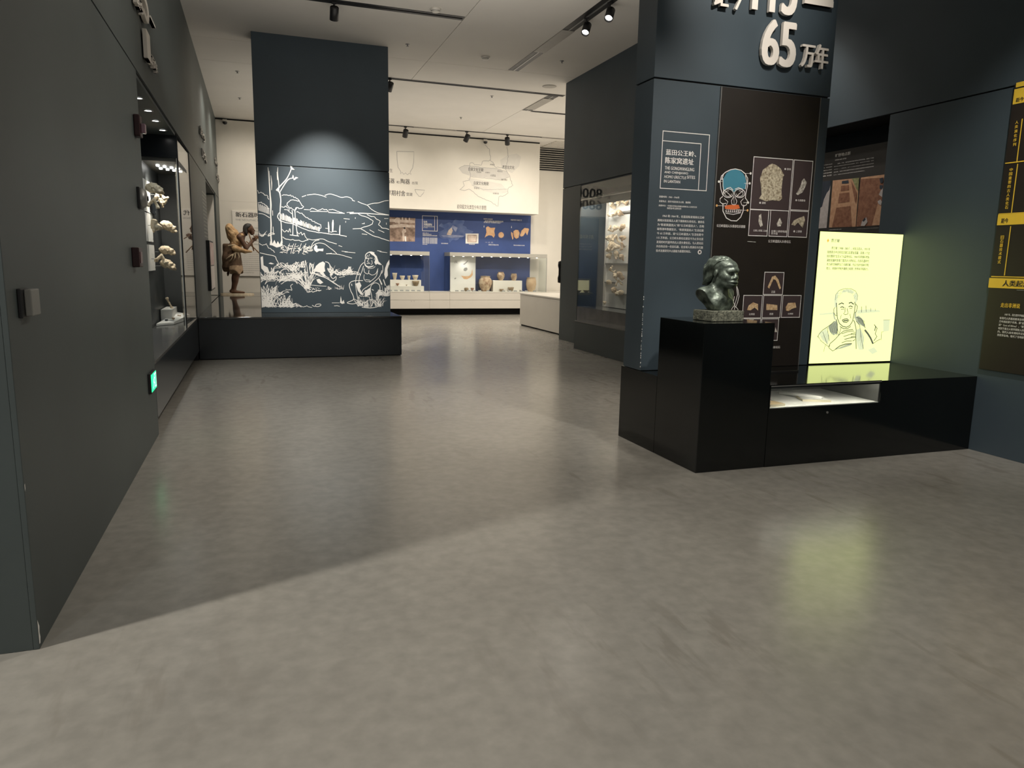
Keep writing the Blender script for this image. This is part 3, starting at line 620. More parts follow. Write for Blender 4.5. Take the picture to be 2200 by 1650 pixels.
BODY = ('1963 和 1964 年，在蓝田陈家窝和公王岭', '两地分别发现古人类下颌骨和头骨化石，被命名', '为“陈家窝蓝田人”和“公王岭蓝田人”。古地', '磁等测年数据显示，“陈家窝蓝田人”生活在距', '今 65 万年前，而“公王岭蓝田人”生活在距今', '115 万年前。公王岭头骨化石是迄今为止东北亚', '发现的时代最早的古人类头骨化石。与人类化石', '共存的还有一些旧石器，在全球人类演化与石器', '技术发展研究中占据极为重要的地位。')
for i, s in enumerate(BODY):
    y = 674 + i * 28.0; x0 = (280 if i == 0 else 249) - i * 1.5; x1 = (472 if i == 8 else 549) - i * 1.2
    t7(s, x0, y + 5.5, x1, y - 11.5, bold=.012)
cu_, cv_ = PF.uv(*c7(519, 905)); TX3 = MB(); patch(TX3, PF, [(cu_ + .019 * math.cos(k * .35), cv_ + .019 * math.sin(k * .35)) for k in range(18)]); TX3.build('round_sticker', M_WHITE, fn)
TX.build('title_frame', M_WHITE, fn)
box_obj('sticker_icon', (cu_ - .007, cu_ + .007, 5.2885, 5.2895, cv_ - .009, cv_ + .009), M_INK, fn)
# picture panel: skull diagram
SK = MB()
def sk(pts, wd=.006, mi=0, off=.003): ribbon(SK, PP, [PP.uv(*c7(*p)) for p in pts], wd, off, mi)
def skf(pts, mi, off=.002): patch(SK, PP, [PP.uv(*c7(*p)) for p in pts], off, mi)
skf([(668, 470), (672, 430), (690, 398), (718, 377), (746, 370), (776, 380), (800, 400), (812, 425), (818, 460), (812, 500), (790, 496), (760, 506), (735, 520), (712, 498), (690, 502), (674, 520)], 1)
skf([(680, 605), (720, 600), (770, 600), (778, 622), (740, 632), (682, 626)], 2)
sk([(668, 540), (655, 500), (650, 450), (658, 415), (685, 390), (718, 374), (748, 369), (785, 378), (812, 400), (828, 430), (826, 480), (815, 530), (812, 560)], .007)
sk([(660, 440), (672, 400)], .008); sk([(668, 430), (668, 480), (676, 530)], .006); sk([(812, 410), (822, 450), (812, 500)], .006)
for cx, s in ((702, 1), (776, -1)):
    sk([(cx + 34 * math.cos(k * .45), 526 + 28 * math.sin(k * .45)) for k in range(15)], .006); sk([(cx + 22 * math.cos(k * .45) * s, 528 + 18 * math.sin(k * .45)) for k in range(12)], .004); sk([(cx - 26 * s, 505), (cx + 4 * s, 530), (cx + 20 * s, 548)], .005)
sk([(690, 495), (716, 488), (734, 505)], .006); sk([(745, 500), (768, 490), (796, 500)], .006)
sk([(738, 545), (722, 575), (726, 596), (738, 600), (750, 598), (758, 578), (744, 546)], .005); sk([(738, 540), (740, 600)], .003)
sk([(668, 545), (650, 560), (648, 580), (666, 596), (688, 590)], .006); sk([(812, 555), (826, 575), (820, 600), (800, 610), (788, 598)], .006); sk([(676, 560), (700, 580), (690, 602)], .005); sk([(800, 560), (782, 580), (790, 602)], .005)
sk([(668, 590), (668, 640), (690, 685), (720, 702), (756, 704), (782, 680), (798, 640), (802, 600)], .008)
for k in range(7): sk([(694 + k * 13, 627), (692 + k * 13, 645), (702 + k * 13, 650), (706 + k * 13, 630)], .005)
sk([(684, 632), (688, 655), (735, 662), (780, 652), (784, 630)], .005)
for a, b, c in ((806, 398, 848), (806, 462, 840), (800, 586, 830)): sk([(a, b), (c, b)], .003)
sk([(665, 450), (642, 451)], .003); sk([(690, 607), (628, 605)], .003); sk([(760, 634), (826, 636)], .003)
for a, b, q in ((846, 398, 0), (840, 462, 0), (641, 451, 0), (628, 605, 3), (826, 636, 3), (830, 586, 0)):
    cu2, cv2 = PP.uv(*c7(a, b)); patch(SK, PP, [(cu2 + .010 * math.cos(k * .52), cv2 + .010 * math.sin(k * .52)) for k in range(12)], .004, q)
SK.build('skull_diagram', [M_WHITE, mat('teal_print', (0.055, 0.24, 0.34), 0.6, var=.03), mat('orange_print', (0.72, 0.16, 0.04), 0.6, var=.03), mat('amber_print', (0.75, 0.42, 0.15), 0.6, var=.03)], fp)
M_MAUVE = mat('mauve_cell', (0.055, 0.038, 0.040), 0.55, var=.05)
M_FOS = mat('fossil_print', (0.20, 0.15, 0.09), 0.7, col2=(0.72, 0.66, 0.50), vscale=60)
M_FOS2 = mat('fossil_print_grey', (0.26, 0.23, 0.19), 0.7, col2=(0.84, 0.81, 0.74), vscale=60)
M_FOS3 = mat('fossil_print_orange', (0.45, 0.25, 0.12), 0.7, col2=(0.85, 0.66, 0.40), vscale=40)
def blob(pl, cx, cy, rx, ry, n=26, rough=.14, conv=c7, pts=None):
    ph = random.random() * 9
    return [pl.uv(*conv(cx + rx * (1 + rough * (math.sin(3 * a + ph) * .5 + random.uniform(-.6, .6))) * math.cos(a), cy + ry * (1 + rough * (math.cos(2 * a + ph) * .5 + random.uniform(-.6, .6))) * math.sin(a))) for a in [2 * math.pi * k / n for k in range(n)]]
def cells(quads, name):
    mb = MB(); q0 = []
    for (a, b, c, d) in quads:                                     # left-bottom, right-top in study pixels
        p0 = PP.uv(*c7(a, b)); p1 = PP.uv(*c7(c, d)); q0.append((p0, p1))
        rect(mb, PP, p0[0], p1[0], p0[1], p1[1], .001, 0); frame(mb, PP, p0[0], p1[0], p0[1], p1[1], .006, .003, 1)
    mb.build(name, [M_MAUVE, M_WHITE], fp); return q0
cells([(842, 630, 1122, 308), (1100, 634, 1250, 318), (830, 800, 966, 634), (962, 804, 1094, 638), (1086, 808, 1222, 642)], 'picture_grid')
cells([(925, 1180, 1064, 1034), (790, 1332, 924, 1182), (918, 1330, 1048, 1182), (1042, 1328, 1174, 1182), (786, 1480, 914, 1332), (906, 1478, 1030, 1332)], 'picture_grid')
def pic(poly, m, name='fossil_picture'):
    mb = MB(); patch(mb, PP, poly, .004); mb.build(name, m, fp)
def trace(pts): return [PP.uv(*c7(*p)) for p in pts]
pic(trace([(968, 342), (985, 335), (1012, 345), (1040, 368), (1062, 410), (1055, 418), (1048, 470), (1044, 510), (1048, 560), (1030, 576), (985, 570), (945, 578), (900, 560), (916, 535), (912, 480), (906, 430), (925, 375)]), M_FOS)
pic(trace([(1176, 445), (1190, 430), (1208, 455), (1200, 480), (1180, 520), (1150, 538), (1138, 530), (1160, 495), (1170, 470)]), M_FOS2)
pic(trace([(900, 668), (914, 658), (916, 690), (924, 735), (908, 742), (896, 710)]), M_FOS2); pic(trace([(1014, 720), (1034, 682), (1048, 715), (1040, 738), (1018, 740)]), M_FOS2)
pic(trace([(1108, 728), (1125, 700), (1150, 688), (1190, 672), (1196, 700), (1180, 748), (1150, 715), (1130, 735)]), M_FOS)
pic(trace([(955, 1130), (985, 1062), (1005, 1056), (1024, 1080), (1042, 1138), (1032, 1144), (1008, 1085), (992, 1080), (966, 1140)]), M_FOS3)
pic(trace([(822, 1278), (834, 1248), (862, 1228), (894, 1240), (894, 1282), (872, 1262), (845, 1280)]), M_FOS3); pic(trace([(948, 1238), (965, 1240), (1018, 1246), (1018, 1278), (946, 1278)]), M_FOS3); pic(trace([(1072, 1258), (1088, 1232), (1134, 1230), (1140, 1262), (1112, 1270), (1090, 1285), (1074, 1282)]), M_FOS3)
pic(trace([(825, 1334), (868, 1334), (862, 1348)]), M_FOS2); pic(trace([(1000, 1420), (1006, 1388), (1016, 1420)]), M_FOS2)
CP = MB()
for s, a in (('公王岭蓝田人头骨部位示意图', (626, 743, 810, 724)), ('公王岭蓝田人头骨化石', (958, 843, 1103, 824)), ('❶ 额骨', (1062, 376, 1104, 362)), ('❷ 顶骨', (900, 594, 942, 580)), ('❸ 右颞颧骨', (1133, 577, 1197, 563)),
             ('左侧上颌第二臼齿', (862, 772, 952, 758)), ('左侧上颌骨残段\n及牙齿', (976, 792, 1076, 762)), ('❺ 上颌骨', (1120, 778, 1174, 763)), ('正面', (978, 1168, 1002, 1154)), ('左侧面', (834, 1311, 871, 1298)), ('底面', (966, 1310, 990, 1296)), ('右侧面', (1084, 1308, 1118, 1296)), ('颌骨化石', (978, 1526, 1034, 1510))):
    t7(s, *a, pl=PP, par=fp, name='caption', bold=.012, off=.005)
sk2 = [PP.uv(*c7(a, b)) for a, b in ((826, 836), (880, 840))]; CP.add([], []); SB = MB(); ribbon(SB, PP, sk2, .003, .003); SB.build('scale_bar', M_WHITE, fp)
# outline of a skull hanging behind the bust's chin
for p in ([(752, 1110), (766, 1150), (772, 1190), (762, 1230), (750, 1262)], [(756, 1130), (762, 1180), (746, 1240), (742, 1275)], [(742, 1190), (736, 1225), (745, 1250)], [(722, 1275), (740, 1250), (752, 1258), (766, 1275), (750, 1300), (740, 1320), (722, 1275)], [(738, 1345), (742, 1325), (750, 1318)]):
    ribbon(CP, PP, [PP.uv(*c7(*q)) for q in p], .006, .003)
CP.build('outline_drawing', M_WHITE, fp)

# ---- lightbox with a pencil portrait
PB = Plane('S', 5.300)
lb = thing('lightbox', 'glowing pale yellow lightbox with a pencil portrait above the bench', 'lightbox', (5.22, 5.33, 0.634))
box_obj('housing', (4.728, 5.696, 5.305, 5.36, 0.634, 1.832), M_BLACK, lb)
M_GLOW = mat('lightbox_film', (0.15, 0.15, 0.10), 0.5, emit=(0.82, 0.91, 0.33), estr=1.45, var=0.02)
box_obj('glowing_panel', (4.736, 5.692, 5.300, 5.305, 0.642, 1.826), M_GLOW, lb)
def c6(a, b): return 1730 + a / 5.155, 480 + b / 5.155
M_PENCIL = mat('backlit_pencil_line', (0.05, 0.05, 0.05), 0.8, emit=(0.10, 0.115, 0.08), estr=0.8, var=0.02)
M_SHADE = mat('backlit_pencil_shade', (0.1, 0.1, 0.1), 0.8, emit=(0.68, 0.74, 0.44), estr=1.05, var=0.02)
M_SHADE2 = mat('backlit_pencil_dark_shade', (0.1, 0.1, 0.1), 0.8, emit=(0.42, 0.46, 0.30), estr=1.0, var=0.02)
PT = MB()
def pp(pts, wd=.006, mi=0, off=.004): ribbon(PT, PB, [PB.uv(*c6(*p)) for p in pts], wd, off, mi)
def pf_(pts, mi=1, off=.002): patch(PT, PB, [PB.uv(*c6(*p)) for p in pts], off, mi)
pf_([(322, 930), (318, 850), (332, 790), (372, 744), (360, 800), (352, 870), (345, 930)], 1); pf_([(530, 800), (560, 760), (582, 800), (574, 860), (556, 890), (545, 850)], 1); pf_([(420, 735), (500, 728), (545, 755), (520, 780), (450, 760), (400, 775)], 1)
pf_([(150, 1000), (300, 985), (300, 1005), (160, 1015)], 1); pf_([(572, 960), (700, 950), (820, 960), (830, 980), (700, 990), (575, 1000)], 1)
pf_([(250, 1150), (300, 1100), (345, 1070), (356, 1160), (350, 1220), (310, 1240), (270, 1200)], 2); pf_([(150, 1220), (230, 1160), (262, 1240), (250, 1340), (190, 1290)], 1); pf_([(545, 1040), (590, 1020), (635, 1060), (660, 1150), (600, 1120), (560, 1080)], 2)
pf_([(560, 1180), (610, 1160), (650, 1260), (640, 1400), (590, 1400), (565, 1300)], 1); pf_([(330, 1395), (440, 1345), (520, 1330), (500, 1352), (400, 1385)], 2); pf_([(860, 1070), (935, 1066), (925, 1190), (862, 1200)], 1); pf_([(690, 1400), (760, 1370), (800, 1420), (740, 1450)], 1)
pf_([(300, 980), (318, 990), (330, 1050), (345, 1075), (318, 1060)], 2); pf_([(545, 1000), (565, 960), (560, 1030), (540, 1060)], 2)
for p, wd in (([(330, 850), (335, 785), (370, 742), (430, 722), (500, 722), (552, 748), (576, 792), (570, 850)], .004), ([(340, 880), (345, 940), (346, 1000), (356, 1060), (376, 1108), (412, 1140), (452, 1150), (490, 1130), (516, 1090), (530, 1040), (541, 980), (550, 900), (544, 868)], .008),
              ([(325, 930), (312, 950), (315, 990), (330, 1020), (345, 1020)], .006), ([(556, 890), (574, 920), (565, 970), (546, 992)], .007), ([(366, 898), (400, 880), (424, 892)], .010), ([(478, 884), (505, 874), (534, 896)], .011), ([(384, 932), (405, 922), (428, 934)], .009), ([(476, 922), (500, 914), (522, 926)], .009),
              ([(392, 950), (430, 948)], .005), ([(484, 938), (516, 942)], .005), ([(440, 930), (436, 980), (420, 1000), (440, 1010), (470, 1002), (466, 975), (460, 940)], .006), ([(405, 1070), (430, 1060), (460, 1056), (482, 1074), (456, 1096), (420, 1092), (405, 1070)], .008), ([(420, 1078), (470, 1074)], .012),
              ([(396, 1012), (384, 1060)], .005), ([(490, 1000), (502, 1052)], .005), ([(380, 1140), (420, 1166), (462, 1166), (500, 1140)], .007), ([(320, 1082), (290, 1110), (250, 1140), (190, 1180), (152, 1220), (134, 1262)], .006), ([(340, 1062), (352, 1120), (352, 1180), (346, 1236)], .008), ([(394, 1152), (380, 1200), (362, 1240)], .006),
              ([(530, 1070), (546, 1100), (560, 1180), (556, 1240), (560, 1390)], .008), ([(560, 1080), (600, 1130), (612, 1250), (640, 1390)], .006), ([(560, 1040), (610, 1050), (642, 1100), (662, 1160)], .006), ([(655, 1178), (690, 1222), (720, 1270), (746, 1332)], .018), ([(746, 1332), (790, 1300), (830, 1280)], .005),
              ([(252, 1372), (272, 1330), (330, 1280), (372, 1232), (420, 1192), (480, 1180), (526, 1174)], .007), ([(400, 1222), (460, 1200), (530, 1190), (552, 1210), (500, 1222)], .006), ([(420, 1252), (490, 1230), (550, 1226), (556, 1246), (500, 1258)], .006), ([(430, 1284), (500, 1266), (552, 1258), (546, 1290), (520, 1300)], .007), ([(400, 1322), (450, 1302), (512, 1300)], .006),
              ([(330, 1392), (380, 1356), (440, 1336), (512, 1330)], .009), ([(270, 1332), (260, 1380), (300, 1412), (340, 1390)], .006), ([(132, 1242), (170, 1300), (222, 1342), (250, 1362)], .004), ([(190, 1200), (240, 1340)], .004), ([(240, 1152), (262, 1302)], .005), ([(220, 1340), (200, 1420)], .004), ([(620, 920), (620, 985)], .006), ([(668, 910), (672, 980)], .005), ([(720, 935), (720, 975)], .004), ([(770, 940), (772, 970)], .003),
              ([(760, 1120), (792, 1162), (770, 1222), (790, 1252), (756, 1300)], .008), ([(775, 1140), (765, 1190)], .010), ([(862, 1200), (842, 1200), (836, 1292)], .005), ([(860, 1070), (940, 1066)], .003)): pp(p, wd)
for k in range(34):
    a = 3.3 + k * .085; r0 = 118 + random.uniform(-14, 14); pp([(448 + r0 * math.cos(a) * .95, 850 + r0 * math.sin(a) * 1.05), (448 + (r0 - 26) * math.cos(a + .1) * .95, 850 + (r0 - 26) * math.sin(a + .1) * 1.05)], .0028, 2)
for k in range(16):
    x = 150 + k * 12; pp([(x, 1262 - k * 7 + random.uniform(-8, 8)), (x + 26, 1330 - k * 4 + random.uniform(-12, 12))], .0025, 2)
for k in range(12):
    x = 566 + k * 7; pp([(x, 1120 + k * 5), (x + 14, 1330 + random.uniform(-40, 40))], .0025, 2)
for k in range(10):
    x = 262 + k * 9; pp([(x, 1130 - k * 5), (x + 18, 1225 + random.uniform(-18, 10))], .004, 0)
for k in range(9):
    x = 575 + k * 9; pp([(x, 1036 + k * 5), (x + 10, 1090 + k * 8)], .004, 0)
for k in range(8): pp([(336 + k * 1.5, 880 + k * 18), (344 + k * 1.2, 896 + k * 18)], .006, 0)
line_of(lb, M_PENCIL, PB, '贾兰坡', *c6(272, 208), *c6(370, 172), bold=.03, off=.014); cu3, cv3 = PB.uv(*c6(248, 190))
DM = MB(); patch(DM, PB, [(cu3 - .012, cv3), (cu3, cv3 - .018), (cu3 + .012, cv3), (cu3, cv3 + .018)], .004); DM.build('amber_mark', mat('backlit_amber', (0.3, 0.2, 0.05), 0.8, emit=(0.75, 0.42, 0.06), estr=1.0, var=.02), lb)
for i, s in enumerate(('贾兰坡（1908 - 2001），河北玉田人。1935 年', '接替裴文中主持北京周口店遗址发掘，发现 3 个比', '较完整的“北京人”头盖骨化石。1964 年率领科考队', '调查发掘时发现了蓝田人头骨化石。在旧石器时代', '考古研究领域作出了卓越贡献，先后当选中国科学院', '院士、美国科学院外籍院士和第三世界科学院院士。')):
    y = 278 + i * 44.5; line_of(lb, M_PENCIL, PB, s, *c6((276 if i == 0 else 230) - 2 * i, y + 11), *c6(707 - 4 * i, y - 10), bold=.03, off=.014)
PT.build('portrait_print', [M_PENCIL, M_SHADE, M_SHADE2], lb)

# ---- board with excavation photographs, in the alcove behind the lightbox
PA = Plane('E', 5.90)
eb = thing('excavation_board', 'dark text board with photographs of red earth trenches above the lightbox', 'board', (5.95, 6.9, 1.0))
box_obj('board', (5.90, 6.098, 5.62, 8.36, 1.0, 2.745), mat('charcoal_board', (0.035, 0.032, 0.030), 0.5, var=.06), eb)
def c8(a, b): return 1740 + a * 190 / 1493, 300 + b * 210 / 1650
def e8(s, a, b, c, d, **kw): line_of(eb, M_WHITE, PA, s, *c8(a, b), *c8(c, d), off=.003, **kw)
e8('旷野地点群', 432, 300, 695, 195, bold=.03); e8('OPEN-AIR SITES', 428, 358, 622, 305, bold=.02)
for i, s in enumerate(('洛南、卢氏、商丹盆地多处旷野地点群的发现，展现了中国', '南北交汇地带旧石器时代的文化面貌，丹江、洛河与汉江流域，古代', '居民在一、二级阶地，留下了大量石制品和丰富的人类活动遗迹', '遗址群，见证了旧石器时代远古人类生存和技术发展的历程', '认识，对探讨东亚旧石器文化的发展有重要意义。')):
    e8(s, (470 if i == 0 else 415) - 3 * i, 415 + 47.5 * i, 1083 - (0 if i < 4 else 150), 296 + 49 * i + (0 if i < 4 else 25), bold=.02)
for i, s in enumerate(('旷野地点的发', '现，为研究秦岭', '地区古人类的', '生活与技术提', '供材料，引人注目')): e8(s, 240 - 7 * i, 440 + 48 * i, 385 - 4 * i, 402 + 46 * i, bold=.02)
e8('▪ 洛南盆地张豁口遗址发掘', 318, 1530, 535, 1505, bold=.01); e8('▪ 洛南盆地龙牙洞遗址石器分布及发掘现场照片', 785, 1510, 1170, 1485, bold=.01)
M_EARTH = mat('red_earth_print', (0.20, 0.080, 0.045), 0.7, col2=(0.36, 0.17, 0.10), vscale=30)
M_EARTH_L = mat('pale_earth_print', (0.52, 0.28, 0.16), 0.7, col2=(0.66, 0.40, 0.25), vscale=30)
M_CLOTH = mat('pale_sheet_print', (0.48, 0.43, 0.42), 0.7, col2=(0.62, 0.57, 0.56), vscale=20)
M_NIGHT = mat('night_print', (0.03, 0.04, 0.06), 0.7, var=.2, vscale=12); M_LEAFP = mat('foliage_print', (0.16, 0.17, 0.06), 0.7, col2=(0.36, 0.36, 0.18), vscale=60)
def photo(name, quads):
    mb = MB(); ms_ = []
    for k, (pts, m) in enumerate(quads):
        if m not in ms_: ms_.append(m)
        patch(mb, PA, [PA.uv(*c8(*p)) for p in pts], .002 + .0006 * k, ms_.index(m))
    mb.build(name, ms_, eb)
photo('cloth_photo', [([(205, 708), (360, 690), (285, 1490), (130, 1500)], M_NIGHT), ([(352, 770), (285, 1490), (130, 1500), (165, 1165), (210, 1130), (240, 1010), (290, 900), (330, 850)], M_CLOTH)])
photo('trench_photo', [([(390, 690), (838, 645), (775, 1470), (325, 1485)], M_EARTH_L), ([(450, 1150), (690, 1120), (715, 1470), (375, 1480)], M_EARTH), ([(500, 910), (672, 890), (672, 1050), (480, 1075)], M_EARTH), ([(535, 780), (662, 765), (665, 850), (525, 870)], M_EARTH), ([(548, 700), (655, 685), (660, 735), (545, 745)], M_NIGHT), ([(715, 655), (838, 645), (822, 860), (800, 850)], M_LEAFP), ([(700, 680), (800, 900), (785, 1080), (765, 1040)], M_EARTH)])
photo('site_photo', [([(860, 650), (1268, 588), (1195, 1445), (785, 1470)], M_EARTH), ([(1150, 1080), (1215, 1130), (1195, 1440), (1050, 1450)], M_EARTH_L), ([(870, 640), (1268, 588), (1262, 640), (866, 668)], M_EARTH_L), ([(1185, 770), (1240, 770), (1225, 840), (1180, 830)], M_NIGHT), ([(1200, 860), (1240, 820), (1225, 970), (1170, 930)], M_CLOTH), ([(1150, 1040), (1200, 1010), (1222, 1050), (1205, 1110), (1160, 1080)], M_CLOTH), ([(865, 1455), (885, 1380), (960, 1310), (980, 1390), (930, 1458)], M_CLOTH), ([(895, 1370), (940, 1310), (950, 1350), (915, 1385)], M_NIGHT), ([(1185, 660), (1240, 640), (1245, 720), (1200, 740)], M_NIGHT)])

# ---- yellow and brown chart on the near right wall
PY = Plane('E', 5.684)
yc = thing('evolution_chart', 'tall brown chart with yellow title bars on the right wall', 'chart', (5.69, 2.6, 0.69))
box_obj('board', (5.684, 5.698, 0.9, 4.385, 0.70, 2.96), mat('chart_brown', (0.020, 0.015, 0.012), 0.45, var=.08), yc)
M_YEL = mat('chart_yellow', (0.85, 0.57, 0.05), 0.5, var=.04)
YB = MB()
def yv(x, y): return PY.uv(x, y)
UE = -0.9
def bar(x, y_top, y_bot):
    (a, t), (_, b) = yv(x, y_top), yv(x, y_bot); rect(YB, PY, a, UE, b, t, .002)
bar(2184, 178, 188); bar(2180, 192, 224); bar(2145, 461, 484); bar(2126, 597, 618)
for x, y, h in ((2160, 350, .008), (2146, 459, .006), (2130, 593, .008)): a, b = yv(x, y); rect(YB, PY, a, UE, b - h, b, .002)
for (xa, ya, xb, yb) in ((2197, 255, 2188, 349), (2187, 352, 2176, 457), (2172, 486, 2158, 592)): a = yv(xa, ya); b = yv(xb, yb); rect(YB, PY, a[0] - .004, a[0] + .004, b[1], a[1], .002)
YB.build('yellow_bars', M_YEL, yc)
line_of(yc, M_INK, PY, '距今', 2183, 220, 2201, 207, off=.004, bold=.02); line_of(yc, M_INK, PY, '距今', 2151, 480, 2168, 468, off=.004, bold=.02); line_h(yc, M_INK, PY, '人类起源', 2154, 615, 2213, 601.5, off=.004, bold=.03)
def vert(s, xt, yt, xb, yb, wpx):
    n = len(s)
    for i, ch in enumerate(s):
        x = xt + (xb - xt) * (i + .5) / n; y = yt + (yb - yt) * (i + .5) / n; h = (yb - yt) / n * .44
        line_of(yc, M_YEL, PY, ch, x - wpx / 2, y + h, x + wpx / 2, y - h, off=.004, bold=.02)
vert('人类演化序列', 2186, 258, 2180, 315, 8); vert('中国重要的古人类化石', 2174, 360, 2163, 450, 8); vert('旧石器技术模式', 2155, 505, 2147, 567, 8); line_h(yc, M_YEL, PY, '走出非洲说', 2150, 660, 2192, 650, off=.004, bold=.02)
for i, s in enumerate(('1987 年，西方遗传学者提出', '有现代人的基因都来自非洲', '万年前起源于非洲，即“走出', '说”（out of Africa），“夏娃', '有别于直立人和早期智人的一', '内，现代人由非洲向外迁徙，', '到世界各地，取代了当地原有')):
    x0 = (2159 if i == 0 else 2149) - i * 1.0; y = 674 + i * 7.3
    line_h(yc, M_WHITE, PY, s, x0, y + 4.2, 2206, y - 1.0, off=.004, bold=.012)
YG = MB()
for z in (2.28, 1.36):
    rect(YG, PY, -4.15, UE, z, z + .003, .002)
YG.build('grey_rules', M_GREYINK, yc)

# ---- left wall letters
M_LETTER_G = mat('grey_letter_acrylic', (0.24, 0.23, 0.21), 0.4, var=0.03)
for body, x0, y0, x1, yt, m, dp in (('距今', 282, 6, 296, -18, M_LETTER, .03), ('5', 298, 34, 309, -40, M_LETTER, .03), ('—', 312, 36, 322, 31, M_LETTER, .03), ('1', 305.5, 122, 313, 66, M_LETTER, .03), ('万年', 316, 138, 328, 116, M_LETTER, .03),
                                    ('距今', 427, 288, 437, 270, M_LETTER_G, .02), ('1万年', 431, 336, 440.5, 316, M_LETTER_G, .02), ('距今', 460.5, 352, 465, 338, M_LETTER_G, .02), ('5千年', 464, 386, 469.5, 370, M_LETTER_G, .02)):
    line_h(wl, m, PW, body, x0, y0, x1, yt, name='raised_lettering', off=.012, depth=dp, bold=.02)
LT = MB()
for i in range(13):
    y = 410 + i * 8.0; a0, b0 = PW.uv(433.5 + i * .5, y + 2.6); a1 = PW.uv(441 + i * .55, y)[0]; text(LT, PW, '旧石器时代晚期人类文化', a0, a1, b0, PW.uv(433.5 + i * .5, y - 1.2)[1], off=.003, bold=.01)
LT.build('white_text', mat('pale_grey_ink', (.45, .44, .42), .6, var=.03), wl)

# ---- far wall prints
PO = Plane('S', 20.05); PU = Plane('S', 20.74)
def c5(a, b): return 820 + a * 420 / 1650, 260 + b * 420 / 1650
FW = MB()
def f5(s, a, b, c, d, **kw): line_of(wf, M_INK, PO, s, *c5(a, b), *c5(c, d), **kw)
def fl_(pts, wd=.012, mi=1, pl=PO, mb=None): ribbon(mb or FW, pl, [pl.uv(*c5(*p)) for p in pts], wd, .002, mi)
f5('新发生', 10, 428, 92, 402); f5('石器', 40, 523, 108, 486, bold=.01); f5('和', 124, 527, 150, 506); f5('陶器', 160, 530, 238, 490, bold=.01); f5('出现', 256, 534, 305, 512)
f5('早期村舍', 42, 628, 200, 588, bold=.01); f5('营建', 208, 632, 260, 606)
fl_([(128, 256), (272, 260), (270, 340), (262, 395), (240, 430), (248, 452), (232, 440), (218, 455), (202, 438), (186, 450), (172, 432), (158, 446), (160, 425), (138, 390), (130, 330), (128, 256)], .012, 1)
fl_([(280, 578), (364, 584), (350, 612), (334, 628), (332, 636), (312, 634), (308, 626), (290, 605), (280, 578)], .012, 1)
def gp(pts, mi): patch(FW, PO, [PO.uv(*c5(*p)) for p in pts], .001, mi)
gp([(650, 400), (700, 372), (840, 390), (980, 402), (1060, 430), (1078, 470), (1010, 498), (880, 480), (760, 468), (680, 440)], 2); gp([(1000, 330), (1060, 290), (1140, 275), (1176, 300), (1160, 380), (1100, 440), (1060, 420), (1010, 400)], 3); gp([(720, 480), (860, 500), (1010, 530), (1070, 600), (980, 620), (860, 590), (780, 560)], 3)
fl_(wig([(868, 205), (910, 240), (918, 300), (915, 330), (848, 340), (840, 370), (800, 372), (745, 350), (742, 380), (750, 460), (738, 500), (690, 510), (695, 550), (655, 580), (690, 590), (740, 575), (790, 610), (830, 640), (870, 660), (930, 690), (980, 722), (985, 640), (1040, 630), (1070, 610), (1060, 570), (1105, 540), (1085, 480), (1040, 400), (960, 390), (940, 350), (915, 330)], 5, 14), .011, 1)
fl_(wig([(1056, 215), (1068, 300), (1055, 370)], 3), .011, 1); fl_(wig([(650, 400), (700, 372), (840, 390), (980, 402), (1060, 430)], 2), .008, 1); fl_(wig([(740, 470), (880, 484), (1010, 500), (1078, 470)], 2), .008, 1); fl_(wig([(760, 540), (860, 580), (1060, 575)], 2), .008, 1)
for s, a, bo in (('白家文化早期', (732, 420, 858, 398), .012), ('老官台文化', (1018, 402, 1120, 378), .012), ('白家文化晚期', (778, 538, 902, 514), .012), ('前仰韶文化类型分布示意图', (636, 740, 882, 714), 0), ('关桃园', (914, 374, 952, 362), 0), ('北首岭', (800, 438, 842, 426), 0), ('白家村', (876, 440, 914, 430), 0), ('老官台', (976, 430, 1020, 418), 0), ('元君庙', (918, 468, 962, 452), 0), ('紫荆', (1008, 502, 1058, 490), 0), ('李家村', (778, 574, 826, 560), 0), ('何家湾', (938, 618, 988, 606), 0)): f5(s, *a, bold=bo)
text(FW, PO, '距今', 1.38, 1.60, 3.43, 3.55, bold=.02); text(FW, PO, '8000', 1.64, 2.52, 3.43, 3.72, bold=.03); text(FW, PO, '6800', 1.64, 2.52, 3.10, 3.39, bold=.03)
FW.build('map_drawing', [M_INK, M_GREYINK, mat('map_grey', (0.58, 0.56, 0.52), .75, var=.03), mat('map_pale_grey', (0.64, 0.62, 0.57), .75, var=.03)], wf)
BW = MB()
def b5(s, a, b, c, d, **kw): line_of(wf, M_WHITE, PU, s, *c5(a, b), *c5(c, d), **kw)
u0, v0 = PU.uv(*c5(342, 928)); u1, v1 = PU.uv(*c5(472, 802)); frame(BW, PU, u0, u1, v0, v1, .014); u3, v3 = PU.uv(*c5(448, 802)); BW2 = MB(); rect(BW2, PU, u3 - .012, u3, v0 + .02, v1 - .02); BW2.build('title_rule', M_WHITE, wf)
b5('宝鸡', 353, 860, 384, 842, bold=.03); b5('关桃园遗址', 353, 882, 426, 864, bold=.03); b5('THE GUANTAOYUAN SITE', 353, 895, 442, 888, bold=.01); b5('IN BAOJI', 353, 904, 386, 897, bold=.01)
for i in range(10):
    y = 946 + i * 10.5
    if i != 3: b5(('发掘时间二零零一年', '发掘地点宝鸡市陈仓区', '发掘单位陕西省考古研究院等', '')[i] if i < 3 else '遗址位于渭河北岸二级台地发现丰富遗存', 345, y + 4, (395, 420, 468, 0)[i] if i < 3 else (385 if i == 9 else 470), y - 3.5, bold=.01)
